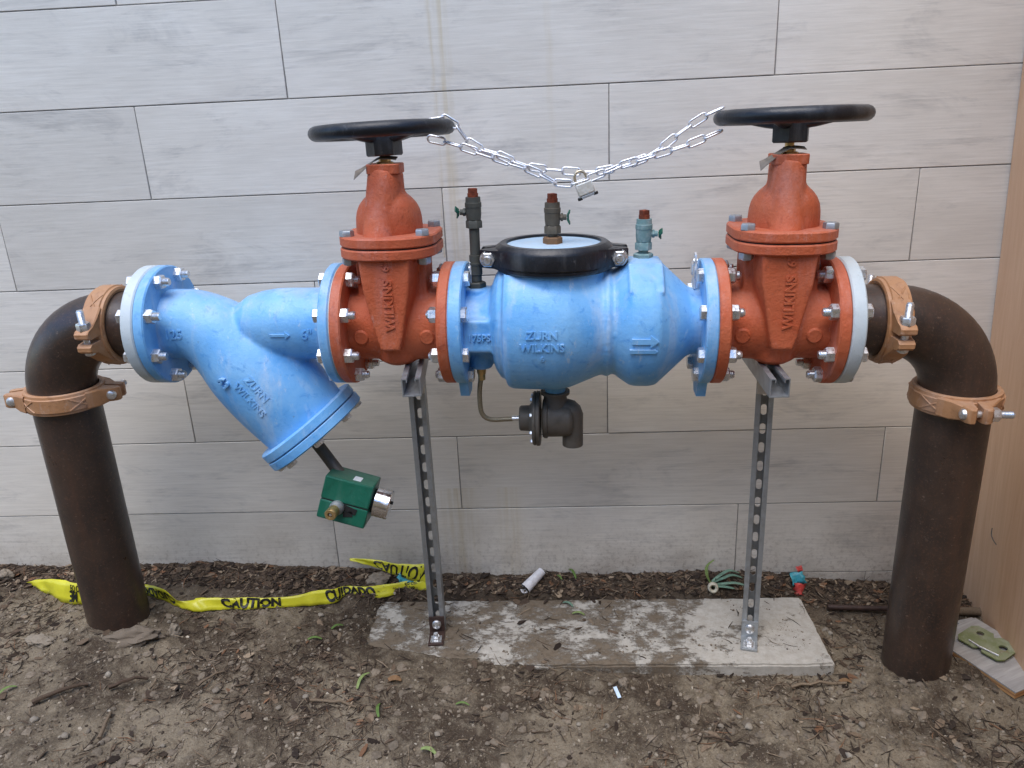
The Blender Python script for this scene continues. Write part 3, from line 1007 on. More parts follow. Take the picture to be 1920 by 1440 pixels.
flange_bolts(gvL, .7065, .7605, False, stud=.006)
flange_bolts(gvR, 1.2735, 1.3245, True, stud=.012)
flange_bolts(gvR, 1.5385, 1.593, False)

# ---- blue backflow body
bf = athing('backflow_preventer', 'sky blue two-chamber backflow valve body with a black clamp round its round lid', 'backflow valve', (1.0, 0, -.17))
prof = [(.75, .074), (.795, .075), (.815, .083), (.825, .110), (.836, .127), (.847, .131), (.851, .146), (.862, .1515), (.90, .153), (.965, .153), (.99, .148), (1.055, .121), (1.064, .119), (1.068, .123), (1.076, .123), (1.080, .118), (1.088, .118), (1.098, .126), (1.122, .1425), (1.135, .1455), (1.165, .1455), (1.180, .142), (1.248, .078), (1.262, .073), (1.285, .073)]
pcs = [MB().lathe(prof, XF(0), 64)]
pcs.append(MB().lathe([(-.02, .124), (.07, .122), (.10, .117), (.14, .113)], Matrix.Translation((.955, 0, 0)), 56))
pcs.append(MB().box((.799, -.060, -.008), (.084, .077, .074)))
pcs.append(MB().box((.795, .03, .03), (.06, .06, .06)))
pcs.append(MB().lathe([(0, .036), (.078, .033), (.082, .031)], Matrix.Translation((.781, 0, 0)), 28))
pcs.append(MB().lathe([(-.104, .027), (0, .030)], Matrix.Translation((.785, -.01, 0)), 24))
yz = [(.05, .139), (-.05, .139), (-.092, .113), (-.112, .09), (-.06, .02), (.05, .0)]
nq = len(yz)
pcs.append(MB().add([(1.115, y, z) for y, z in yz] + [(1.189, y, z) for y, z in yz], [tuple(range(nq)), tuple(range(nq, 2 * nq))] + [(i, (i + 1) % nq, nq + (i + 1) % nq, nq + i) for i in range(nq)]))
pcs.append(MB().lathe([(-.178, .022), (-.12, .03)], Matrix.Translation((.955, 0, 0)), 24))
afuse(pcs, 'body', 'bluecast', bf, .0038, 4)
aput(disc(.7315, .7605, FR), 'flange', 'blue', bf)
aput(disc(1.2735, 1.2995, FR), 'flange', 'blue', bf)
for s0, s1 in ((.7355, .7565), (1.2755, 1.2965)):
    v = [(s, y * k, z) for z, k in ((-.171, .85), (-.13, 1.6)) for s, y in ((s0, -.026), (s1, -.026), (s1, .026), (s0, .026))]
    aput(MB().add(v, [(0, 1, 2, 3), (4, 5, 6, 7), (0, 1, 5, 4), (1, 2, 6, 5), (2, 3, 7, 6), (3, 0, 4, 7)]), 'flange_foot', 'blue', bf)
atext('175PSI', .0205, .012, lambda x, y, h: (.7975 + x, -.0975 - h, -.010 + y), 'blue', bf, .0003)
atext('ZURN', .024, .0065, on_tube(.934, .009, .1525), 'blue', bf, .0005)
atext('WILKINS', .024, .0065, on_tube(.934, -.018, .1525), 'blue', bf, .0005)
atext('6', .018, .0065, on_tube(.934, -.043, .1525), 'blue', bf, .0004)
aput(arrow(MB(), on_tube(1.1485, -.006, .1455), .056, .011, .018), 'flow_arrow', 'blue', bf, None)
aput(arrow(MB(), on_tube(1.145, -.0275, .1455), .058, .008, .004), 'raised_bar', 'blue', bf, None)
# lid and its clamp
CT = Matrix.Translation((.955, 0, 0))
aput(MB().lathe([(.12, .106), (.170, .106), (.1765, .105), (.1775, .10)], CT, 64), 'lid', 'lid', bf)
cb = MB()
pp = [(.126, .112), (.124, .124), (.128, .1275), (.133, .128), (.134, .1255), (.137, .1255), (.138, .130), (.168, .130), (.175, .127), (.1825, .117), (.1825, .1045), (.175, .103)]
cb.lathe(pp + [pp[0]], CT, 72, caps=False)
for sg in (1, -1):
    for h in (1, -1):
        poly = [(.10, .006), (.152, .006), (.1615, .014), (.1615, .024), (.152, .032), (.128, .044), (.10, .082), (.09, .088)]
        n = len(poly)
        vs_ = []
        for z in (.126, .130, .172, .176):
            k = .985 if z in (.126, .176) else 1
            for x, y in poly:
                zz = .150 + (z - .151) * (1 if x < .12 else .78)
                vs_.append((.955 + sg * x * k, h * y, zz))
        fs = [tuple(range(n)), tuple(3 * n + i for i in range(n))]
        for L in range(3):
            for i in range(n):
                j = (i + 1) % n
                fs.append((L * n + i, L * n + j, (L + 1) * n + j, (L + 1) * n + i))
        cb.add(vs_, fs)
lc = aput(cb, 'lid_clamp', 'black', bf, 32)
for sg in (1, -1):
    fm = frame((.955 + sg * .142, -.032, .150), (0, -1, 0), (0, 0, 1))
    b = MB().lathe([(0, .0185), (.002, .0185)], fm, 20).hexa(fm @ Matrix.Translation((0, 0, .002)), .0172, .012).lathe([(.013, .0095), (.019, .0095), (.021, .008)], fm, 14)
    b.build('clamp_bolt', 'zinc', lc, 32)
# edge-on lifting tabs by the flange tops
for s, z in ((.770, .105), (1.262, .115)):
    mb = MB()
    o = [(-.012, -.04), (.012, -.04), (.014, .02), (.009, .034), (0, .039), (-.009, .034), (-.014, .02)]
    n = len(o)
    v = [(s - .002, y, z + q) for y, q in o] + [(s + .002, y, z + q) for y, q in o]
    mb.add(v, [tuple(range(n)), tuple(range(n, 2 * n))] + [(i, (i + 1) % n, n + (i + 1) % n, n + i) for i in range(n)])
    mb.lathe([(-.004, .009), (.004, .009)], XF(s, 0, z + .018), 14)
    aput(mb, 'lifting_tab', 'zinc', bf)

def test_cock(s, z0, mat, nutmat, hdir, riser_h, handle_rot):
    base = Matrix.Translation((s, 0, z0))
    mb = MB()
    z = 0
    mb.lathe([(.012, .0105), (.024, .0105)], base, 16)
    if riser_h:
        mb.lathe([(.016, .0125), (.030, .0125), (.031, .0145), (.052, .0145), (.053, .016), (.058, .016), (.0585, .0140), (.074, .0140), (.0745, .0115), (.02 + riser_h, .0115)], base, 20)
        z = riser_h
    mb.hexa(base @ Matrix.Translation((0, 0, z + .022)), .0182, .017)
    mb.lathe([(z + .038, .0135), (z + .040, .0158), (z + .052, .0172), (z + .066, .0172), (z + .067, .0182), (z + .076, .0182), (z + .077, .0168), (z + .088, .0162)], base, 24)
    tc = aput(mb, 'test_cock', mat, bf, 35)
    MB().hexa(base, .0215, .0145).build('hex_nut', nutmat, tc)
    MB().lathe([(z + .087, .0118), (z + .096, .0118)], base, 16).box((0, 0, z + .101), (.0165, .0165, .011), m=base @ Matrix.Rotation(.5, 4, 'Z'), bev=.001).build('rusty_plug', 'rust', tc)
    zz = z + .056
    sp = MB().cyl((s + hdir * .012, 0, z0 + zz), (s + hdir * .030, -.002, z0 + zz), .0062, 12).hexa(frame((s + hdir * .018, 0, z0 + zz), (hdir, 0, 0)), .0095, .005)
    stem = sp.build('handle_stem', mat, tc)
    hm = base @ Matrix.Translation((hdir * .034, -.003, zz)) @ Matrix.Rotation(handle_rot, 4, 'X')
    mb = MB()
    for sg in (1, -1):
        mb.box((hdir * .001, 0, sg * .009), (.003, .013, .013), m=hm, rot=Matrix.Rotation(hdir * sg * .45, 4, 'Y'), bev=.001)
    mb.box((0, 0, 0), (.004, .010, .012), m=hm)
    mb.build('wing_handle', M['handle'], tc)
M['handle'] = mat_simple('green_vinyl_handle', (.012, .10, .06), .5, .3, 60)
test_cock(.781, .080, 'darkbronze', 'darkbronze', -1, .112, .9)
test_cock(.953, .1775, 'bronze', 'rustnut', 1, 0, .3)
test_cock(1.150, .139, 'verdigris', 'verdigris', 1, 0, 1.0)

# ---- relief valve and sensing hose
rv = athing('relief_valve', 'dark bronze relief valve hanging under the middle of the blue body', 'relief valve', (.94, 0, -.30))
X0 = XF(0, 0, -.235)
aput(MB().lathe([(.925, .044), (.93, .0475), (.936, .0475), (.938, .044), (.985, .043), (.992, .040), (.996, .034)], X0, 40), 'body', 'relief', rv)
aput(MB().lathe([(.902, .062), (.905, .0645), (.909, .0645), (.9095, .062), (.911, .062), (.9115, .0655), (.918, .0655), (.920, .063)], X0, 48), 'diaphragm_flange', 'relief', rv)
aput(MB().lathe([(.870, .027), (.873, .030), (.893, .031), (.897, .036), (.903, .040)], X0, 32), 'spring_cap', 'relief', rv)
aput(MB().lathe([(-.165, .034), (-.172, .034), (-.173, .026), (-.20, .029), (-.215, .033)], Matrix.Translation((.955, 0, 0)), 28), 'inlet_neck', 'relief', rv)
pts = [(.970, 0, -.216), (.982, 0, -.216)] + [(.982 + .0135 * math.sin(a), 0, -.2295 + .0135 * math.cos(a)) for a in (.45, .95, 1.35)] + [(.9955, 0, -.240), (.9955, 0, -.302)]
aput(MB().tube(pts, [.029, .029, .0285, .027, .0255, .0245, .0245], 24), 'outlet_elbow', 'relief', rv, 60)
for k in range(8):
    a = k * PI / 4 + .3
    y, z = .055 * math.cos(a), -.235 + .055 * math.sin(a)
    aput(MB().hexa(frame((.902, y, z), (-1, 0, 0)), .0058, .005), 'flange_screw', 'zinc', rv)
hp = [(.785, -.01, -.105), (.784, -.01, -.125), (.779, -.012, -.16), (.779, -.014, -.20), (.783, -.014, -.219), (.794, -.012, -.231), (.810, -.008, -.236), (.838, -.002, -.237), (.872, 0, -.236)]
hz = aput(MB().tube(smooth_path(hp), .0058, 12), 'sensing_hose', 'hose', rv, 60)
MB().lathe([(-.122, .009), (-.118, .0105), (-.108, .0115), (-.104, .0135), (-.1, .0135)], Matrix.Translation((.785, -.01, 0)), 18).hexa(frame((.785, -.01, -.135), (0, 0, 1)), .0085, .014).build('hose_fitting', 'brass', hz)
MB().lathe([(.852, .0068), (.872, .0068)], XF(0, 0, -.236), 12).build('hose_ferrule', 'zinc', hz)

# ---- slotted steel stands
def channel(mb, L, m, slots=True, z_off=0):
    w, d, t = .0413, .0413, .0026
    a = w / 2
    # web with slots at y = d/2
    y0, y1 = d / 2 - t, d / 2
    pitch = .0508
    n = int(L / pitch)
    def quadpair(pts):
        v = [(x, y0, z) for x, z in pts] + [(x, y1, z) for x, z in pts]
        k = len(pts)
        mb.add(v, [tuple(range(k)), tuple(range(k, 2 * k))] + [(i, (i + 1) % k, k + (i + 1) % k, k + i) for i in range(k)], m)
    if not slots:
        quadpair([(-a, 0), (a, 0), (a, L), (-a, L)])
    else:
        z = 0
        for i in range(n + 1):
            zt = min(z + pitch, L)
            if zt - z < pitch * .98:
                if zt - z > .001: quadpair([(-a, z), (a, z), (a, zt), (-a, zt)])
                break
            zc = (z + zt) / 2
            hw, hl = .0071, .0143
            inn = []; out = []
            for k in range(12):
                an = 2 * PI * k / 12 + PI / 12
                inn.append((hw * math.cos(an), zc + (hl - hw if math.sin(an) > 0 else hw - hl) + hw * math.sin(an)))
                cx, cz = math.cos(an), math.sin(an)
                s_ = 1 / max(abs(cx), abs(cz))
                out.append((a * cx * s_, zc + pitch / 2 * cz * s_))
            v = [(x, y0, q) for x, q in inn] + [(x, y0, q) for x, q in out] + [(x, y1, q) for x, q in inn] + [(x, y1, q) for x, q in out]
            f = []
            for k in range(12):
                j = (k + 1) % 12
                f += [(k, j, 12 + j, 12 + k), (24 + k, 24 + j, 36 + j, 36 + k), (k, j, 24 + j, 24 + k)]
            mb.add(v, f, m)
            z = zt
    for sg in (-1, 1):
        mb.box((sg * (a - t / 2), -t / 2, L / 2), (t, d - t - .0004, L), m=m)
        mb.box((sg * (a - t - .0045), -d / 2 + t / 2, L / 2), (.009, t, L), m=m)
        mb.box((sg * (a - t - .0085), -d / 2 + t + .003, L / 2), (t * .8, .006, L), m=m)
    return mb

def stand(label, s, bar_a, bar_b, foot_mat, rot):
    p = ASM @ Vector((s, .10, -.143))
    m = Matrix.Translation((p.x, p.y, 0)) @ Matrix.Rotation(rot, 4, 'Z')
    t = thing('strut_stand', label, 'pipe stand', m)
    H = p.z
    lean = Matrix.Identity(4)
    channel(MB(), H - .003, Matrix.Translation((0, 0, .003)) @ lean).build('post', 'galv', t, 30)
    # foot angle: upright tab and floor tab, two bolts
    mb = MB()
    mb.box((0, -.0236, .026), (.042, .005, .052), bev=.0008).box((0, -.052, .0035), (.042, .062, .005), bev=.0008)
    ft = mb.build('foot_bracket', foot_mat, t)
    MB().lathe([(0, .0125), (.003, .0125), (.004, .0115), (.010, .0105), (.012, .006)], frame((0, -.026, .03), (0, -1, 0)), 16).build('foot_bolt', 'zinc', ft)
    MB().box((0, -.062, .0075), (.030, .028, .003), bev=.0006).hexa(Matrix.Translation((0, -.062, .009)), .0112, .009).lathe([(.017, .006), (.026, .006)], Matrix.Translation((0, -.062, 0)), 10).build('anchor_bolt', 'zinc', ft)
    # crossbar under the pipe, open side up
    A, B = ASM @ Vector(bar_a), ASM @ Vector(bar_b)
    d = (A - B).normalized()
    L = (A - B).length
    inv = m.inverted()
    up = Vector((0, 0, 1))
    x = d.cross(up).normalized()
    mm = Matrix(((x.x, -up.x, d.x, B.x), (x.y, -up.y, d.y, B.y), (x.z, -up.z, d.z, B.z), (0, 0, 0, 1)))
    channel(MB(), L, inv @ mm, slots=False).build('crossbar', 'galv', t, 30)
    tb = MB().box((0, -.0238, H - .028), (.042, .005, .06), bev=.0008).build('top_bracket', M['bracket'], t)
    MB().lathe([(0, .011), (.002, .011)], frame((.004, -.0264, H - .03), (0, -1, 0)), 16).hexa(frame((.004, -.0285, H - .03), (0, -1, 0)), .0105, .008).build('bracket_bolt', 'zinc', tb)
M['bracket'] = mat_metal('pale_zinc_bracket', (.6, .58, .54), .5, .5, (.4, .37, .32), .5, 50)
stand('slotted steel stand with brown foot plate under the left red valve', .6045, (.648, -.145, -.108), (.612, .14, -.108), 'rustplate', R(3))
stand('slotted steel stand with silver foot plate under the right red valve', 1.457, (1.428, -.145, -.108), (1.424, .14, -.108), 'galv', R(-14))

# ---- chain and padlock
def build_chain():
    t = athing('steel_chain', 'shiny steel chain strung between the two black handwheels', 'chain', (1.0, 0, .32))
    lw, ll, r = .0074, .0125, .0023     # half width of bend centre line, half straight
    path = []
    for i in range(8): 
        a = -PI / 2 + PI * i / 7
        path.append((lw * math.sin(a + PI / 2) if 0 else lw * math.sin(a), 0, ll + lw * math.cos(a)))
    path += [(-p[0], 0, -p[2]) for p in path]
    me = MB().tube(path, r, 8, closed=True).mesh('link', 'chain', 60)
    pitch = 2 * (ll + lw) - 2 * r + .0006
    up = [(.692, -.018, .441), (.742, -.014, .4415), (.784, -.008, .389), (.846, -.012, .366), (.897, -.012, .343), (.970, -.010, .332), (1.027, -.008, .327), (1.083, -.006, .333), (1.160, -.004, .358), (1.234, 0, .412), (1.298, -.004, .447), (1.328, -.008, .441)]
    lo = [(.694, -.012, .404), (.744, -.016, .392), (.801, -.020, .373), (.868, -.022, .350), (.925, -.022, .330), (.938, -.022, .316), (.987, -.022, .3045), (1.040, -.022, .318), (1.094, -.020, .339), (1.160, -.018, .357), (1.236, -.012, .378), (1.318, -.004, .410)]
    for pts, r0, par in ((up, .5, 1), (lo, 1.1, 0)):
        sp = smooth_path(pts, 24)
        # walk at equal steps
        acc = 0; k = 0
        pos = [sp[0]]
        need = pitch
        for a, b in zip(sp, sp[1:]):
            L = (b - a).length
            while acc + L >= need:
                pos.append(a.lerp(b, (need - acc) / L))
                need += pitch
            acc += L
        for i in range(len(pos) - 1):
            c = (pos[i] + pos[i + 1]) / 2
            d = (pos[i + 1] - pos[i])
            fm = frame(c, d, (0, 1, 0)) @ Matrix.Rotation(r0 * .2 + ((i + par) % 2) * PI / 2 + random.uniform(-.15, .15), 4, 'Z')
            link('link', me, t, BASE[t.name] @ fm)
    m = ASM @ Matrix.Translation((1.008, -.024, .322)) @ Matrix.Rotation(R(-20), 4, 'Y') @ Matrix.Rotation(R(8), 4, 'Z') @ Matrix.Scale(.88, 4)
    p = thing('padlock', 'small laminated steel padlock hanging from the chain', 'padlock', m)
    MB().box((.006, 0, -.034), (.041, .019, .029), bev=.003).build('lock_body', M['lockbody'], p)
    MB().box((.006, 0, -.0525), (.043, .018, .006), bev=.001).build('lower_plate', 'galv', p)
    for sx in (-.0135, .0255):
        MB().cyl((sx, -.0045, -.057), (sx, -.0045, -.050), .0062, 12, .001).build('rivet', 'ink', p)
    sh = [(-.010, 0, -.022), (-.010, 0, -.006)] + [(.004 - .014 * math.cos(a), 0, -.006 + .014 * math.sin(a)) for a in [PI * i / 10 for i in range(1, 10)]] + [(.018, 0, -.006), (.018, 0, -.022)]
    MB().tube(sh, .0034, 10).build('shackle', 'brassy', p, 60)
M['brassy'] = mat_metal('tarnished_shackle', (.55, .47, .34), .35, .8, (.25, .2, .14), .5, 120)
M['lockbody'] = mat_metal('padlock_body', (.78, .76, .68), .42, .6, (.5, .45, .3), .3, 80)
build_chain()

# ---- caution tape
TAPE = [((-1.5, -.113, .093), (-1.477, -.125, .084)), ((-1.417, -.152, .126), (-1.415, -.164, .088)), ((-1.346, -.19, .148), (-1.354, -.202, .086)),
 ((-1.266, -.212, .151), (-1.271, -.224, .088)), ((-1.173, -.196, .139), (-1.178, -.208, .09)), ((-1.105, -.173, .117), (-1.09, -.185, .088)),
 ((-1.026, -.206, .121), (-1.006, -.218, .079)), ((-.985, -.221, .096), (-.961, -.233, .073)), ((-.943, -.222, .096), (-.918, -.234, .068)),
 ((-.927, -.213, .098), (-.889, -.225, .065)), ((-.816, -.202, .09), (-.816, -.214, .06)), ((-.688, -.176, .074), (-.685, -.188, .047)),
 ((-.618, -.148, .073), (-.605, -.16, .034)), ((-.57, -.127, .066), (-.559, -.139, .03)), ((-.538, -.101, .057), (-.534, -.113, .034)),
 ((-.46, -.096, .052), (-.448, -.108, .020)), ((-.369, -.068, .05), (-.367, -.08, .021)), ((-.311, -.074, .062), (-.311, -.086, .03)),
 ((-.295, -.078, .085), (-.297, -.086, .036)), ((-.303, -.070, .107), (-.308, -.078, .041)), ((-.332, -.064, .104), (-.351, -.070, .054)),
 ((-.408, -.049, .102), (-.41, -.055, .067)), ((-.483, -.034, .107), (-.468, -.04, .084)), ((-.543, -.024, .103), (-.539, -.03, .098))]
def build_tape():
    top = smooth_path([a for a, b in TAPE], 8)
    bot = smooth_path([b for a, b in TAPE], 8)
    NV = 5
    def surf(i, v):
        i = max(0, min(len(top) - 1.0001, i))
        k = int(i); fr = i - k
        T = top[k].lerp(top[k + 1], fr); B = bot[k].lerp(bot[k + 1], fr)
        p = B.lerp(T, v)
        w = noise.noise(Vector((p.x * 22, v * 1.5, 3))) * .008 + noise.noise(Vector((p.x * 55, v * 4, 9))) * .003
        return p + Vector((0, -w, w * .2))
    t = thing('caution_tape', 'crumpled yellow caution tape lying on the soil from the left pipe to the left stand', 'tape', Matrix.Translation(bot[60]))
    inv = Matrix.Translation(-bot[60])
    rows = []
    mb = MB()
    N = len(top)
    vs_ = [surf(i, v / (NV - 1)) for i in range(N) for v in range(NV)]
    fs = [(i * NV + v, i * NV + v + 1, (i + 1) * NV + v + 1, (i + 1) * NV + v) for i in range(N - 1) for v in range(NV - 1)]
    o = mb.add(vs_, fs).build('tape_film', 'yellow', t, 60)
    o.matrix_local = inv
    sm = o.modifiers.new('thick', 'SOLIDIFY'); sm.thickness = .0004
    # arc length along the middle, for laying the print
    mid = [surf(i, .5) for i in range(N)]
    acc = [0]
    for a, b in zip(mid, mid[1:]): acc.append(acc[-1] + (b - a).length)
    def idx(L):
        for i in range(N - 1):
            if acc[i + 1] >= L: return i + (L - acc[i]) / max(1e-6, acc[i + 1] - acc[i])
        return N - 1.001
    def at_x(x, second=False):
        rng = range(N - 1) if not second else range(N - 2, 0, -1)
        for i in rng:
            if (mid[i].x - x) * (mid[i + 1].x - x) <= 0: return acc[i]
        return 0
    def word(txt, L0, size, sx, flip, v0=.5, bold=.0012, side=-1):
        v, f = text_geo(txt, size, .0002, 1.0, bold, sx)
        out = []
        for x, y, h in v:
            if flip: x, y = -x, -y
            i = idx(L0 + x)
            vv = v0 + y / .038
            vv = max(.03, min(.97, vv))
            p = surf(i, vv)
            n = (surf(i + .5, vv) - surf(i - .5, vv)).cross(surf(i, vv + .05) - surf(i, vv - .05)).normalized()
            if n.y > 0: n = -n
            out.append(p + n * (.0012 + h))
        q = MB().add(out, f).build('print', 'ink', t, None)
        q.matrix_local = inv
    word('CAUTION', at_x(-.77), .043, .84, False, .5, .0022)
    word('CUIDADO', at_x(-.52), .043, .76, False, .5, .0022)
    word('CUIDADO', at_x(-1.05), .034, .75, True)
    word('EQ CO.', at_x(-1.27), .016, .8, False, .72, .0004)
    word('ME', at_x(-1.285), .026, .8, True, .38, .0008)
    word('CAUTION', at_x(-.385, True), .046, .85, True)
    word('EQ CO.', at_x(-.345), .012, 1.0, False, .75, .0003)
    word('BRF', at_x(-.345), .020, .7, True, .35, .0006)
build_tape()

# ================================================================ LITTER AND GROUND DETAIL
def gpos(x, y, dz=0.0):
    if -.43 < x < .77 and -.375 < y < -.105: return Vector((x, y, max(.0, ground_z(x, y)) + dz))
    return Vector((x, y, ground_z(x, y) + dz))

def crumple(name, label, pts_n, size, mat, loc, rot, seed, parent=None, zs=1.0):
    rnd = random.Random(seed)
    n = pts_n
    v = []
    for j in range(n):
        for i in range(n):
            x = (i / (n - 1) - .5) * size[0]; y = (j / (n - 1) - .5) * size[1]
            e = 1 + .18 * rnd.uniform(-1, 1) if i in (0, n - 1) or j in (0, n - 1) else 1
            v.append((x * e, y * e, zs * (rnd.uniform(-1, 1) * .22 * size[1] + .25 * size[1] * math.sin(i * 1.3 + seed))))
    f = [(j * n + i, j * n + i + 1, (j + 1) * n + i + 1, (j + 1) * n + i) for j in range(n - 1) for i in range(n - 1)]
    me = MB().add(v, f).mesh(name, mat, 20)
    o = link(name, me, parent, Matrix.Translation(loc) @ Matrix.Rotation(rot[2], 4, 'Z') @ Matrix.Rotation(rot[0], 4, 'X') @ Matrix.Rotation(rot[1], 4, 'Y'))
    s = o.modifiers.new('t', 'SOLIDIFY'); s.thickness = .0008
    return o

# teal wrapper by the tape
t = thing('snack_wrapper', 'crumpled teal wrapper with white end lying inside the tape loop', 'wrapper', Matrix.Translation((-.365, -.062, .055)))
crumple('foil', None, 5, (.045, .034), 'teal', (0, 0, .004), (.9, .2, .5), 4, t)
crumple('torn_end', None, 4, (.022, .02), 'paper', (-.020, .010, .020), (.9, .3, -.5), 6, t)
# red and teal wrapper
t = thing('torn_wrapper', 'torn red and teal wrapper by the back right corner of the slab', 'wrapper', Matrix.Translation((.785, -.06, .005)))
crumple('teal_piece', None, 5, (.042, .034), 'teal', (0, .012, .026), (1.0, -.2, .4), 9, t)
crumple('red_piece', None, 5, (.034, .036), 'redfilm', (.004, -.012, .004), (.9, .2, -.2), 12, t)
crumple('red_scrap', None, 4, (.018, .016), 'redfilm', (.010, .030, .046), (.9, .2, .3), 3, t)
# white paper tube
p0, p1 = Vector((-.010, -.082, .030)), Vector((.040, -.040, .062))
t = thing('paper_tube', 'small white cardboard tube leaning in the mulch behind the slab', 'tube', Matrix.Translation(p0))
d = p1 - p0
MB().lathe([(0, .0165), (d.length, .0125), (d.length, .0112), (0, .015), (0, .0165)], frame((0, 0, 0), d), 24, caps=False).build('tube_wall', 'paper', t, 50)
crumple('soft_end', None, 4, (.022, .016), 'paper', (-.006, -.006, -.004), (.4, .1, .6), 2, t)
# leek end with leaves
t = thing('leek_end', 'cut leek end with pale root and blue-green leaves by the right stand', 'vegetable scrap', Matrix.Translation((.535, -.078, .022)))
MB().lathe([(0, .0125), (.006, .0155), (.020, .0145), (.022, .011), (.014, .006)], frame((0, 0, .004), (-.1, -1, .35)), 20, caps=False).build('root_stub', 'leek', t, 60)
def blade(pts, w, mat, parent, name='leaf_blade', thick=.0012):
    sp = smooth_path(pts, 5)
    n = len(sp)
    v = []; f = []
    for i, p in enumerate(sp):
        k = i / (n - 1)
        ww = w * (math.sin(PI * min(.97, k * .85 + .13)) ** .6)
        a = sp[max(0, i - 1)]; b = sp[min(n - 1, i + 1)]
        tg = (b - a).normalized()
        side = tg.cross(Vector((0, 0, 1)))
        if side.length < .05: side = Vector((1, 0, 0))
        side.normalize()
        upv = side.cross(tg)
        v += [p - side * ww + upv * ww * .5, p, p + side * ww + upv * ww * .5]
        if i:
            q = 3 * (i - 1)
            f += [(q, q + 1, q + 4, q + 3), (q + 1, q + 2, q + 5, q + 4)]
    o = MB().add(v, f).build(name, mat, parent, 50)
    s = o.modifiers.new('t', 'SOLIDIFY'); s.thickness = thick
    return o
for q in (((0, .01, .01), (.03, .012, .022), (.06, .02, .028), (.09, .022, .018)), ((0, .01, .006), (.03, .0, .012), (.065, .0, .014), (.1, -.006, .008)), ((0, .012, .012), (.028, .025, .026), (.055, .035, .034), (.085, .04, .022)), ((0, .0, .004), (.03, -.012, .01), (.06, -.018, .008))):
    blade(q, .0055, 'bluegreen', t)
blade(((-.004, .01, .008), (-.014, .018, .03), (-.012, .028, .055), (.008, .034, .072)), .0045, 'leaf', t, 'green_shoot')
# pale card bit
MB().box((0, 0, 0), (.009, .03, .0015), rot=Matrix.Rotation(.35, 4, 'X')).build('card_scrap', 'palecard', None)
o = bpy.data.objects['card_scrap']
o.matrix_world = Matrix.Translation(gpos(.226, -.484, .012)) @ Matrix.Rotation(.35, 4, 'Z')
tag(o, 'tiny pale blue card scrap stuck in the soil in front of the slab', 'scrap')

# weathered board, green plate, block and rod at the right
bz = -.012
def gboard():
    A, B, D = Vector((1.062, -.402, 0)), Vector((1.112, -.508, 0)), Vector((1.185, -.19, 0))
    ex = (B - A).normalized(); L1 = .125
    ey = Vector((-ex.y, ex.x, 0)); 
    u = (D - A); Lu = .30
    d = Vector((.50, .87, 0)).normalized()
    # long side from B-corner back along the panel
    m = Matrix.Translation((1.165, -.36, bz)) @ Matrix.Rotation(math.atan2(-.106, .05), 4, 'Z')
    t = thing('wood_offcut', 'weathered grey plywood offcut with orange edge lying at the foot of the panel', 'board', m)
    # local x runs toward the camera along the near edge
    MB().box((0, .03, .012), (.24, .17, .004), bev=.0008).build('face_veneer', 'plygrey', t)
    for k in range(3):
        MB().box((0, .03 + .0006 * (k % 2), .0068 - .0052 * k), (.2385, .169, .0046)).build('veneer_layer', 'plyedge' if k != 1 else M['plydark'], t)
M['plydark'] = mat_plywood('plywood_dark_ply', (.26, .12, .05), (.36, .18, .08), (2, 2, 90))
gboard()
t = thing('metal_plate', 'bent green painted steel plate with holes on the grey offcut', 'metal plate', Matrix.Translation((1.185, -.325, .012)) @ Matrix.Rotation(R(-58), 4, 'Z') @ Matrix.Rotation(R(4), 4, 'X'))
def holed_plate(w, h, th, holes):
    mb = MB()
    # cells left to right, each with one round hole
    x = -w / 2
    cw = w / len(holes)
    for hx, hy, r in holes:
        cx = x + cw / 2
        inn = []; out = []
        for k in range(16):
            a = 2 * PI * k / 16 + PI / 16
            inn.append((cx + hx + r * math.cos(a), hy + r * math.sin(a)))
            s_ = 1 / max(abs(math.cos(a)), abs(math.sin(a)))
            out.append((cx + cw / 2 * math.cos(a) * s_, h / 2 * math.sin(a) * s_))
        v = [(px, py, 0) for px, py in inn] + [(px, py, 0) for px, py in out] + [(px, py, th) for px, py in inn] + [(px, py, th) for px, py in out]
        f = []
        for k in range(16):
            j = (k + 1) % 16
            f += [(k, j, 16 + j, 16 + k), (32 + k, 32 + j, 48 + j, 48 + k), (k, j, 32 + j, 32 + k), (16 + k, 16 + j, 48 + j, 48 + k)]
        mb.add(v, f)
        x += cw
    return mb
holed_plate(.12, .085, .004, [(0, .018, .009), (.004, .01, .010)]).build('plate_sheet', 'plate', t, 30)
MB().tube([(-.03, -.03, .006), (.0, -.034, .007), (.045, -.028, .006)], .0028, 8).build('bent_pin', 'zinc', t)
t = tag(MB().box((0, 0, 0), (.055, .035, .022), bev=.003).build('stone_block', 'plygrey', None), 'small grey block behind the green plate at the foot of the panel', 'block')
t.matrix_world = Matrix.Translation((1.195, -.215, -.015)) @ Matrix.Rotation(.3, 4, 'Z')
t = tag(MB().tube([(.85, -.128, -.012), (.93, -.131, -.014), (1.06, -.135, -.016)], .0075, 10).build('iron_rod', 'rustplate', None), 'thin dark iron rod half buried behind the right riser pipe', 'rod')
t = tag(MB().tube([(1.13, -.16, -.012), (1.18, -.152, -.012), (1.26, -.15, -.016)], .012, 10).build('wood_stick', 'stick', None), 'grey stick lying behind the grey offcut by the panel', 'stick')

M['clod'] = mat_rand('crusted_earth', (.17, .135, .10), (.27, .225, .17), .95, 70)
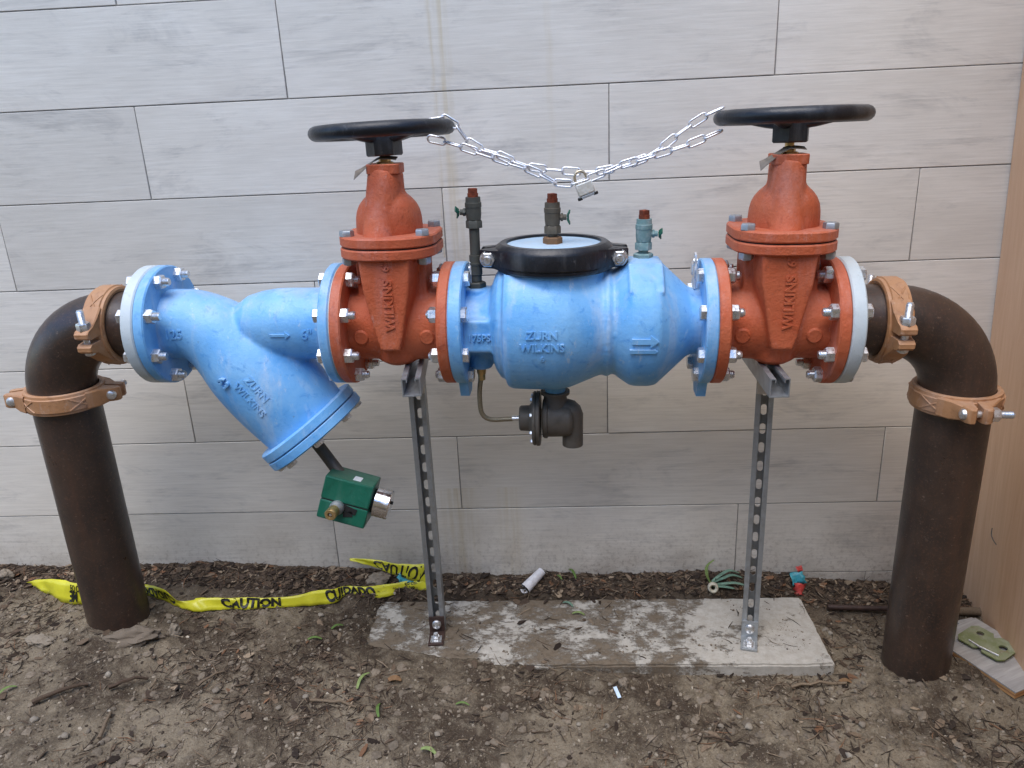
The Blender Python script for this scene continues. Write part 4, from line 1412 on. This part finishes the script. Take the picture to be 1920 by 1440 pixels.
# ---- stones, twigs and leaves that can be told apart
def rock_geo(rnd, sx, sy, sz, sub=2):
    bm = bmesh.new()
    bmesh.ops.create_icosphere(bm, subdivisions=sub, radius=1)
    o = Vector((rnd.uniform(0, 50), rnd.uniform(0, 50), 0))
    v = []
    for p in bm.verts:
        k = 1 + .35 * noise.noise(p.co * 1.3 + o) + .14 * noise.noise(p.co * 3 + o)
        v.append((p.co.x * k * sx, p.co.y * k * sy, p.co.z * k * sz))
    bm.verts.index_update()
    f = [tuple(q.index for q in fc.verts) for fc in bm.faces]
    bm.free()
    return v, f
rr = random.Random(5)
rock_meshes = []
def lump_mesh(seed):
    q = random.Random(seed)
    o = Vector((q.uniform(0, 50), q.uniform(0, 50), 3))
    v, f = rock_geo(q, 1, 1, 1, 4)
    v = [Vector(p) * (1 + .22 * noise.fractal(Vector(p) * 2.2 + o, .8, 2.1, 5)) for p in v]
    return MB().add(v, f).mesh('lump', 'clod', 40)
for i in range(8):
    rock_meshes.append(MB().add(*rock_geo(rr, 1, rr.uniform(.65, .95), rr.uniform(.5, .8))).mesh('stone', 'stone', 50))
def put_rock(name, label, cat, x, y, s, rz, k, group=None, sc=(1, 1, 1), sink=.25):
    p = gpos(x, y, s * sc[2] * (.6 - sink))
    o = link(name, rock_meshes[k % 8] if group else lump_mesh(k), None, Matrix.Translation(p) @ Matrix.Rotation(rz, 4, 'Z') @ Matrix.Diagonal((s * sc[0], s * sc[1], s * sc[2], 1)))
    return tag(o, label, cat, group)
put_rock('flat_stone', 'flat tan stone in the soil left of the left riser pipe', 'stone', -1.277, -.40, .04, -.3, 0, sc=(1, .5, .36), sink=.4)
put_rock('mortar_lump', 'broad grey mortar lump at the foot of the left riser pipe', 'mortar lump', -1.03, -.385, .055, .15, 1, sc=(1.1, .55, .42), sink=.4)
put_rock('round_stone', 'rounded pale stone just in front of the middle of the slab', 'stone', .245, -.431, .013, 0, 2)
put_rock('mortar_piece', 'grey mortar lump right of the left riser pipe, below the tape', 'mortar lump', -.94, -.345, .022, .6, 3, sc=(.8, .8, 1))
put_rock('pale_stone', 'pale lumpy stone against the wall at the far left edge', 'stone', -1.60, -.075, .026, .2, 4, sc=(1, .7, .7))
put_rock('leaf_clod', 'clod of earth on the mound between the tape strands', 'clod', -.45, -.06, .03, .2, 5, sc=(1, .8, .7))
for i in range(75):
    x = rr.uniform(-1.45, 1.2); y = rr.uniform(-.74, -.13)
    if -.46 < x < .8 and -.40 < y < -.09 and i % 4: continue
    if abs(x - 1.0) < .13 and abs(y + .37) < .12: continue
    s = rr.choice((.005, .006, .007, .008, .010)) * rr.uniform(.8, 1.15)
    put_rock('pebble', 'small rounded pebble lying on the brown soil', 'pebble', x, y, s, rr.uniform(0, 6), rr.randrange(8), 'small pebbles scattered over the soil')

def twig_mesh(rnd, L, r, bend):
    pts = [(0, 0, 0)]
    n = 7
    for i in range(1, n):
        k = i / (n - 1)
        pts.append((L * k, bend * L * math.sin(PI * k) + rnd.uniform(-.03, .03) * L, rnd.uniform(-.02, .02) * L))
    return MB().tube(pts, [r * (1 - .4 * i / (n - 1)) for i in range(n)], 6)
def put_twig(name, label, cat, a, b, r, mat='stick', group=None, bend=.06, lift=.004):
    pa, pb = gpos(*a, r + lift), gpos(*b, r + lift)
    d = pb - pa
    me = twig_mesh(rr, d.length, r, bend).mesh(name, mat, 60)
    o = link(name, me, None, frame(pa, d) @ Matrix(((0, 0, -1, 0), (0, 1, 0, 0), (1, 0, 0, 0), (0, 0, 0, 1))))
    return tag(o, label, cat, group)
put_twig('bark_stick', 'thick pale bark stick in the left foreground soil', 'stick', (-1.155, -.618), (-1.055, -.556), .0068)
put_twig('bark_stick', 'curved bark stick right of the thick pale one in the left foreground', 'stick', (-1.0, -.565), (-.93, -.515), .006, bend=.12)
put_twig('broken_twig', 'short stubby twig at the bottom left, pointing at the camera', 'stick', (-.945, -.71), (-.956, -.635), .005)
put_twig('dark_twig', 'short dark twig in the bare soil right of the left riser pipe', 'stick', (-.80, -.53), (-.755, -.475), .004)
put_twig('long_twig', 'thin long twig in the soil in front of the slab left end', 'stick', (-.52, -.538), (-.405, -.553), .0045)
put_twig('flat_splinter', 'long brown splinter lying along the front right edge of the slab', 'stick', (.66, -.44), (.80, -.425), .005)
put_twig('curled_root', 'curled brown root lying on the slab between the stands', 'root', (.155, -.20), (.235, -.135), .004, bend=-.28, lift=.001)
for i in range(70):
    x = rr.uniform(-1.45, 1.2); y = rr.uniform(-.74, -.41) if i % 2 else rr.uniform(-.10, -.015)
    a = rr.uniform(0, 6.3) if i % 2 else rr.uniform(-.7, .7); L = rr.uniform(.025, .075)
    put_twig('twig', 'thin brown twig lying in the soil and mulch', 'twig', (x, y), (x + L * math.cos(a), min(-.008, y + L * math.sin(a))), rr.uniform(.0012, .0026), group='thin twigs in the soil and mulch', bend=rr.uniform(-.15, .15))

def put_leaf(label, x, y, L, rz, w, mat='leaf', name='fallen_leaf', curl=.25, dz=.006):
    me_o = blade(((-L / 2, 0, 0), (-L / 6, curl * L * .3, L * .12), (L / 6, curl * L * .3, L * .12), (L / 2, 0, .0)), w, mat, None, name, .0008)
    me_o.matrix_world = Matrix.Translation(gpos(x, y, dz)) @ Matrix.Rotation(rz, 4, 'Z')
    return tag(me_o, label, 'leaf')
put_leaf('pale green curved leaf left of the slab, below the tape', -.577, -.311, .042, .15, .004)
put_leaf('bright green leaf blade upright in the soil before the slab left corner', -.407, -.464, .062, 1.25, .004)
put_leaf('curved green leaf blade in the foreground below the slab left corner', -.347, -.562, .046, 1.7, .0036)
put_leaf('tiny green leaf tip in the foreground below the left stand', -.15, -.535, .034, -.1, .003)
put_leaf('green leaf blade at the very bottom edge of the view', -.209, -.69, .042, -.4, .005)
put_leaf('green leaf blade at the far left edge of the soil', -1.25, -.571, .04, .8, .004)
put_leaf('yellow-green grass blade leaning behind the slab by the paper tube', .129, -.03, .055, -1.2, .004, curl=.1, dz=.016)
put_leaf('short green leaf lying beside the paper tube', .09, -.045, .028, -1.0, .003, curl=.1, dz=.012)
put_leaf('grey-green leaf lying on the slab near its middle', .113, -.125, .036, -.6, .004, 'bluegreen', dz=.002)
put_leaf('pale green leaf lying on the slab below the grey-green one', .142, -.172, .036, -.2, .004, dz=.002)
put_leaf('orange dry leaf at the front right corner of the slab', .80, -.418, .03, -.1, .006, 'leafdry')
put_leaf('small pale green leaf on the soil just left of the slab', -.53, -.25, .034, .5, .004)
put_leaf('brown dry leaf on the soil in front of the slab', -.33, -.46, .035, .1, .009, 'leafdry')

# ---- what nobody could count: soil crumbs and mulch
def scatter():
    rnd = random.Random(77)
    ico = bmesh.new(); bmesh.ops.create_icosphere(ico, subdivisions=1, radius=1)
    ico.verts.index_update()
    IV = [v.co.copy() for v in ico.verts]; IF = [tuple(v.index for v in f.verts) for f in ico.faces]
    ico.free()
    mb = MB()
    pal = [(.065, .049, .036), (.11, .085, .062), (.165, .132, .097), (.225, .185, .138), (.30, .255, .195), (.40, .35, .28)]
    wts = [3, 6, 9, 8, 2, .25]
    for i in range(24000):
        x = rnd.uniform(-1.7, 1.3); y = -.80 + .80 * rnd.random() ** 1.15
        onslab = -.43 < x < .77 and -.375 < y < -.105
        if onslab and noise.fractal(Vector((x * 9, y * 9, 2)), 1, 2, 3) < .12: continue
        s = .0009 + .0052 * rnd.random() ** 6
        if onslab: s *= .7
        p = gpos(x, y, s * .1)
        o = Vector((rnd.uniform(0, 99), 0, 0))
        rot = Matrix.Rotation(rnd.uniform(0, 6), 3, 'Z') @ Matrix.Rotation(rnd.uniform(0, 6), 3, 'X')
        sc = Vector((s * rnd.uniform(.8, 1.5), s * rnd.uniform(.7, 1.1), s * rnd.uniform(.5, .9)))
        vs_ = []
        for q in IV:
            k = 1 + .3 * noise.noise(q * 1.5 + o)
            w = rot @ Vector((q.x * sc.x * k, q.y * sc.y * k, q.z * sc.z * k))
            vs_.append(p + w)
        c = rnd.choices(pal, wts)[0]
        k = rnd.uniform(.8, 1.2)
        mb.add(vs_, IF, None, tuple(a * k for a in c))
    for i in range(420):
        x = rnd.uniform(-1.7, 1.3); y = rnd.uniform(-.80, -.41) if rnd.random() < .8 else rnd.uniform(-.4, -.14)
        if -.47 < x < .8 and y > -.41: continue
        s = rnd.uniform(.005, .013)
        p = gpos(x, y, -s * .15)
        q = random.Random(i)
        v, f = rock_geo(q, s * rnd.uniform(.9, 1.4), s, s * rnd.uniform(.45, .75), 2)
        rot = Matrix.Rotation(rnd.uniform(0, 6), 3, 'Z')
        v = [p + rot @ (Vector(w) * (1 + .35 * noise.noise(Vector(w) * 260 + Vector((i, 0, 0))))) for w in v]
        k = rnd.uniform(.75, 1.15)
        mb.add(v, f, None, (.18 * k, .145 * k, .107 * k))
    o = mb.build('soil_crumbs', 'bits', None, 0)
    tag(o, 'brown soil crumbs and grit covering the ground', 'soil', kind='stuff')
    # fibres, splinters and bark chips
    mb = MB()
    pal2 = [(.035, .025, .019), (.06, .042, .03), (.105, .073, .049), (.16, .115, .077), (.25, .19, .13), (.19, .10, .055)]
    wt2 = [5, 6, 5, 3, 1.5, .8]
    for i in range(17000):
        x = rnd.uniform(-1.7, 1.3)
        wall = rnd.random() < .38
        y = -rnd.random() ** 1.2 * .11 - .006 if wall else rnd.uniform(-.80, -.10)
        onslab = -.43 < x < .77 and -.375 < y < -.105
        if onslab and rnd.random() < (.93 if x < .3 else .98): continue
        if not wall and not onslab and noise.fractal(Vector((x * 3.2, y * 3.2, 5)), 1, 2, 3) < .12 and rnd.random() < .82: continue
        chip = rnd.random() < (.45 if wall else .15)
        L = rnd.uniform(.006, .032) if chip else rnd.uniform(.010, .055)
        w = L * rnd.uniform(.15, .35) if chip else rnd.uniform(.0004, .0011)
        th = .0012 if chip else w
        a = rnd.gauss(.6, 1.6); el = rnd.uniform(-.25, .35)
        d = Vector((math.cos(a) * math.cos(el), math.sin(a) * math.cos(el), math.sin(el)))
        p = gpos(x, y, .0015 + abs(math.sin(el)) * L * .3)
        fm = frame(p, d) @ Matrix.Rotation(rnd.uniform(-.8, .8) + PI / 2 * 0, 4, 'Z')
        b = rnd.uniform(-.12, .12) * L
        vs_ = []
        for z, k, off in ((-.5, .6, 0), (0, 1, b), (.5, .35, 0)):
            for px, py in ((-1, -1), (1, -1), (1, 1), (-1, 1)):
                vs_.append(fm @ Vector((px * w * k + off, py * th * k, z * L)))
        if max(v.y for v in vs_) > -.002: continue
        fs = [(0, 1, 2, 3), (8, 9, 10, 11)] + [(L_ * 4 + q, L_ * 4 + (q + 1) % 4, L_ * 4 + 4 + (q + 1) % 4, L_ * 4 + 4 + q) for L_ in range(2) for q in range(4)]
        c = rnd.choices(pal2, wt2)[0]
        k = rnd.uniform(.75, 1.25)
        mb.add(vs_, fs, None, tuple(v * k for v in c))
    o = mb.build('mulch', 'bits', None, 0)
    tag(o, 'dark mulch of bark chips, roots and fibres along the wall and over the soil', 'mulch', kind='stuff')
scatter()
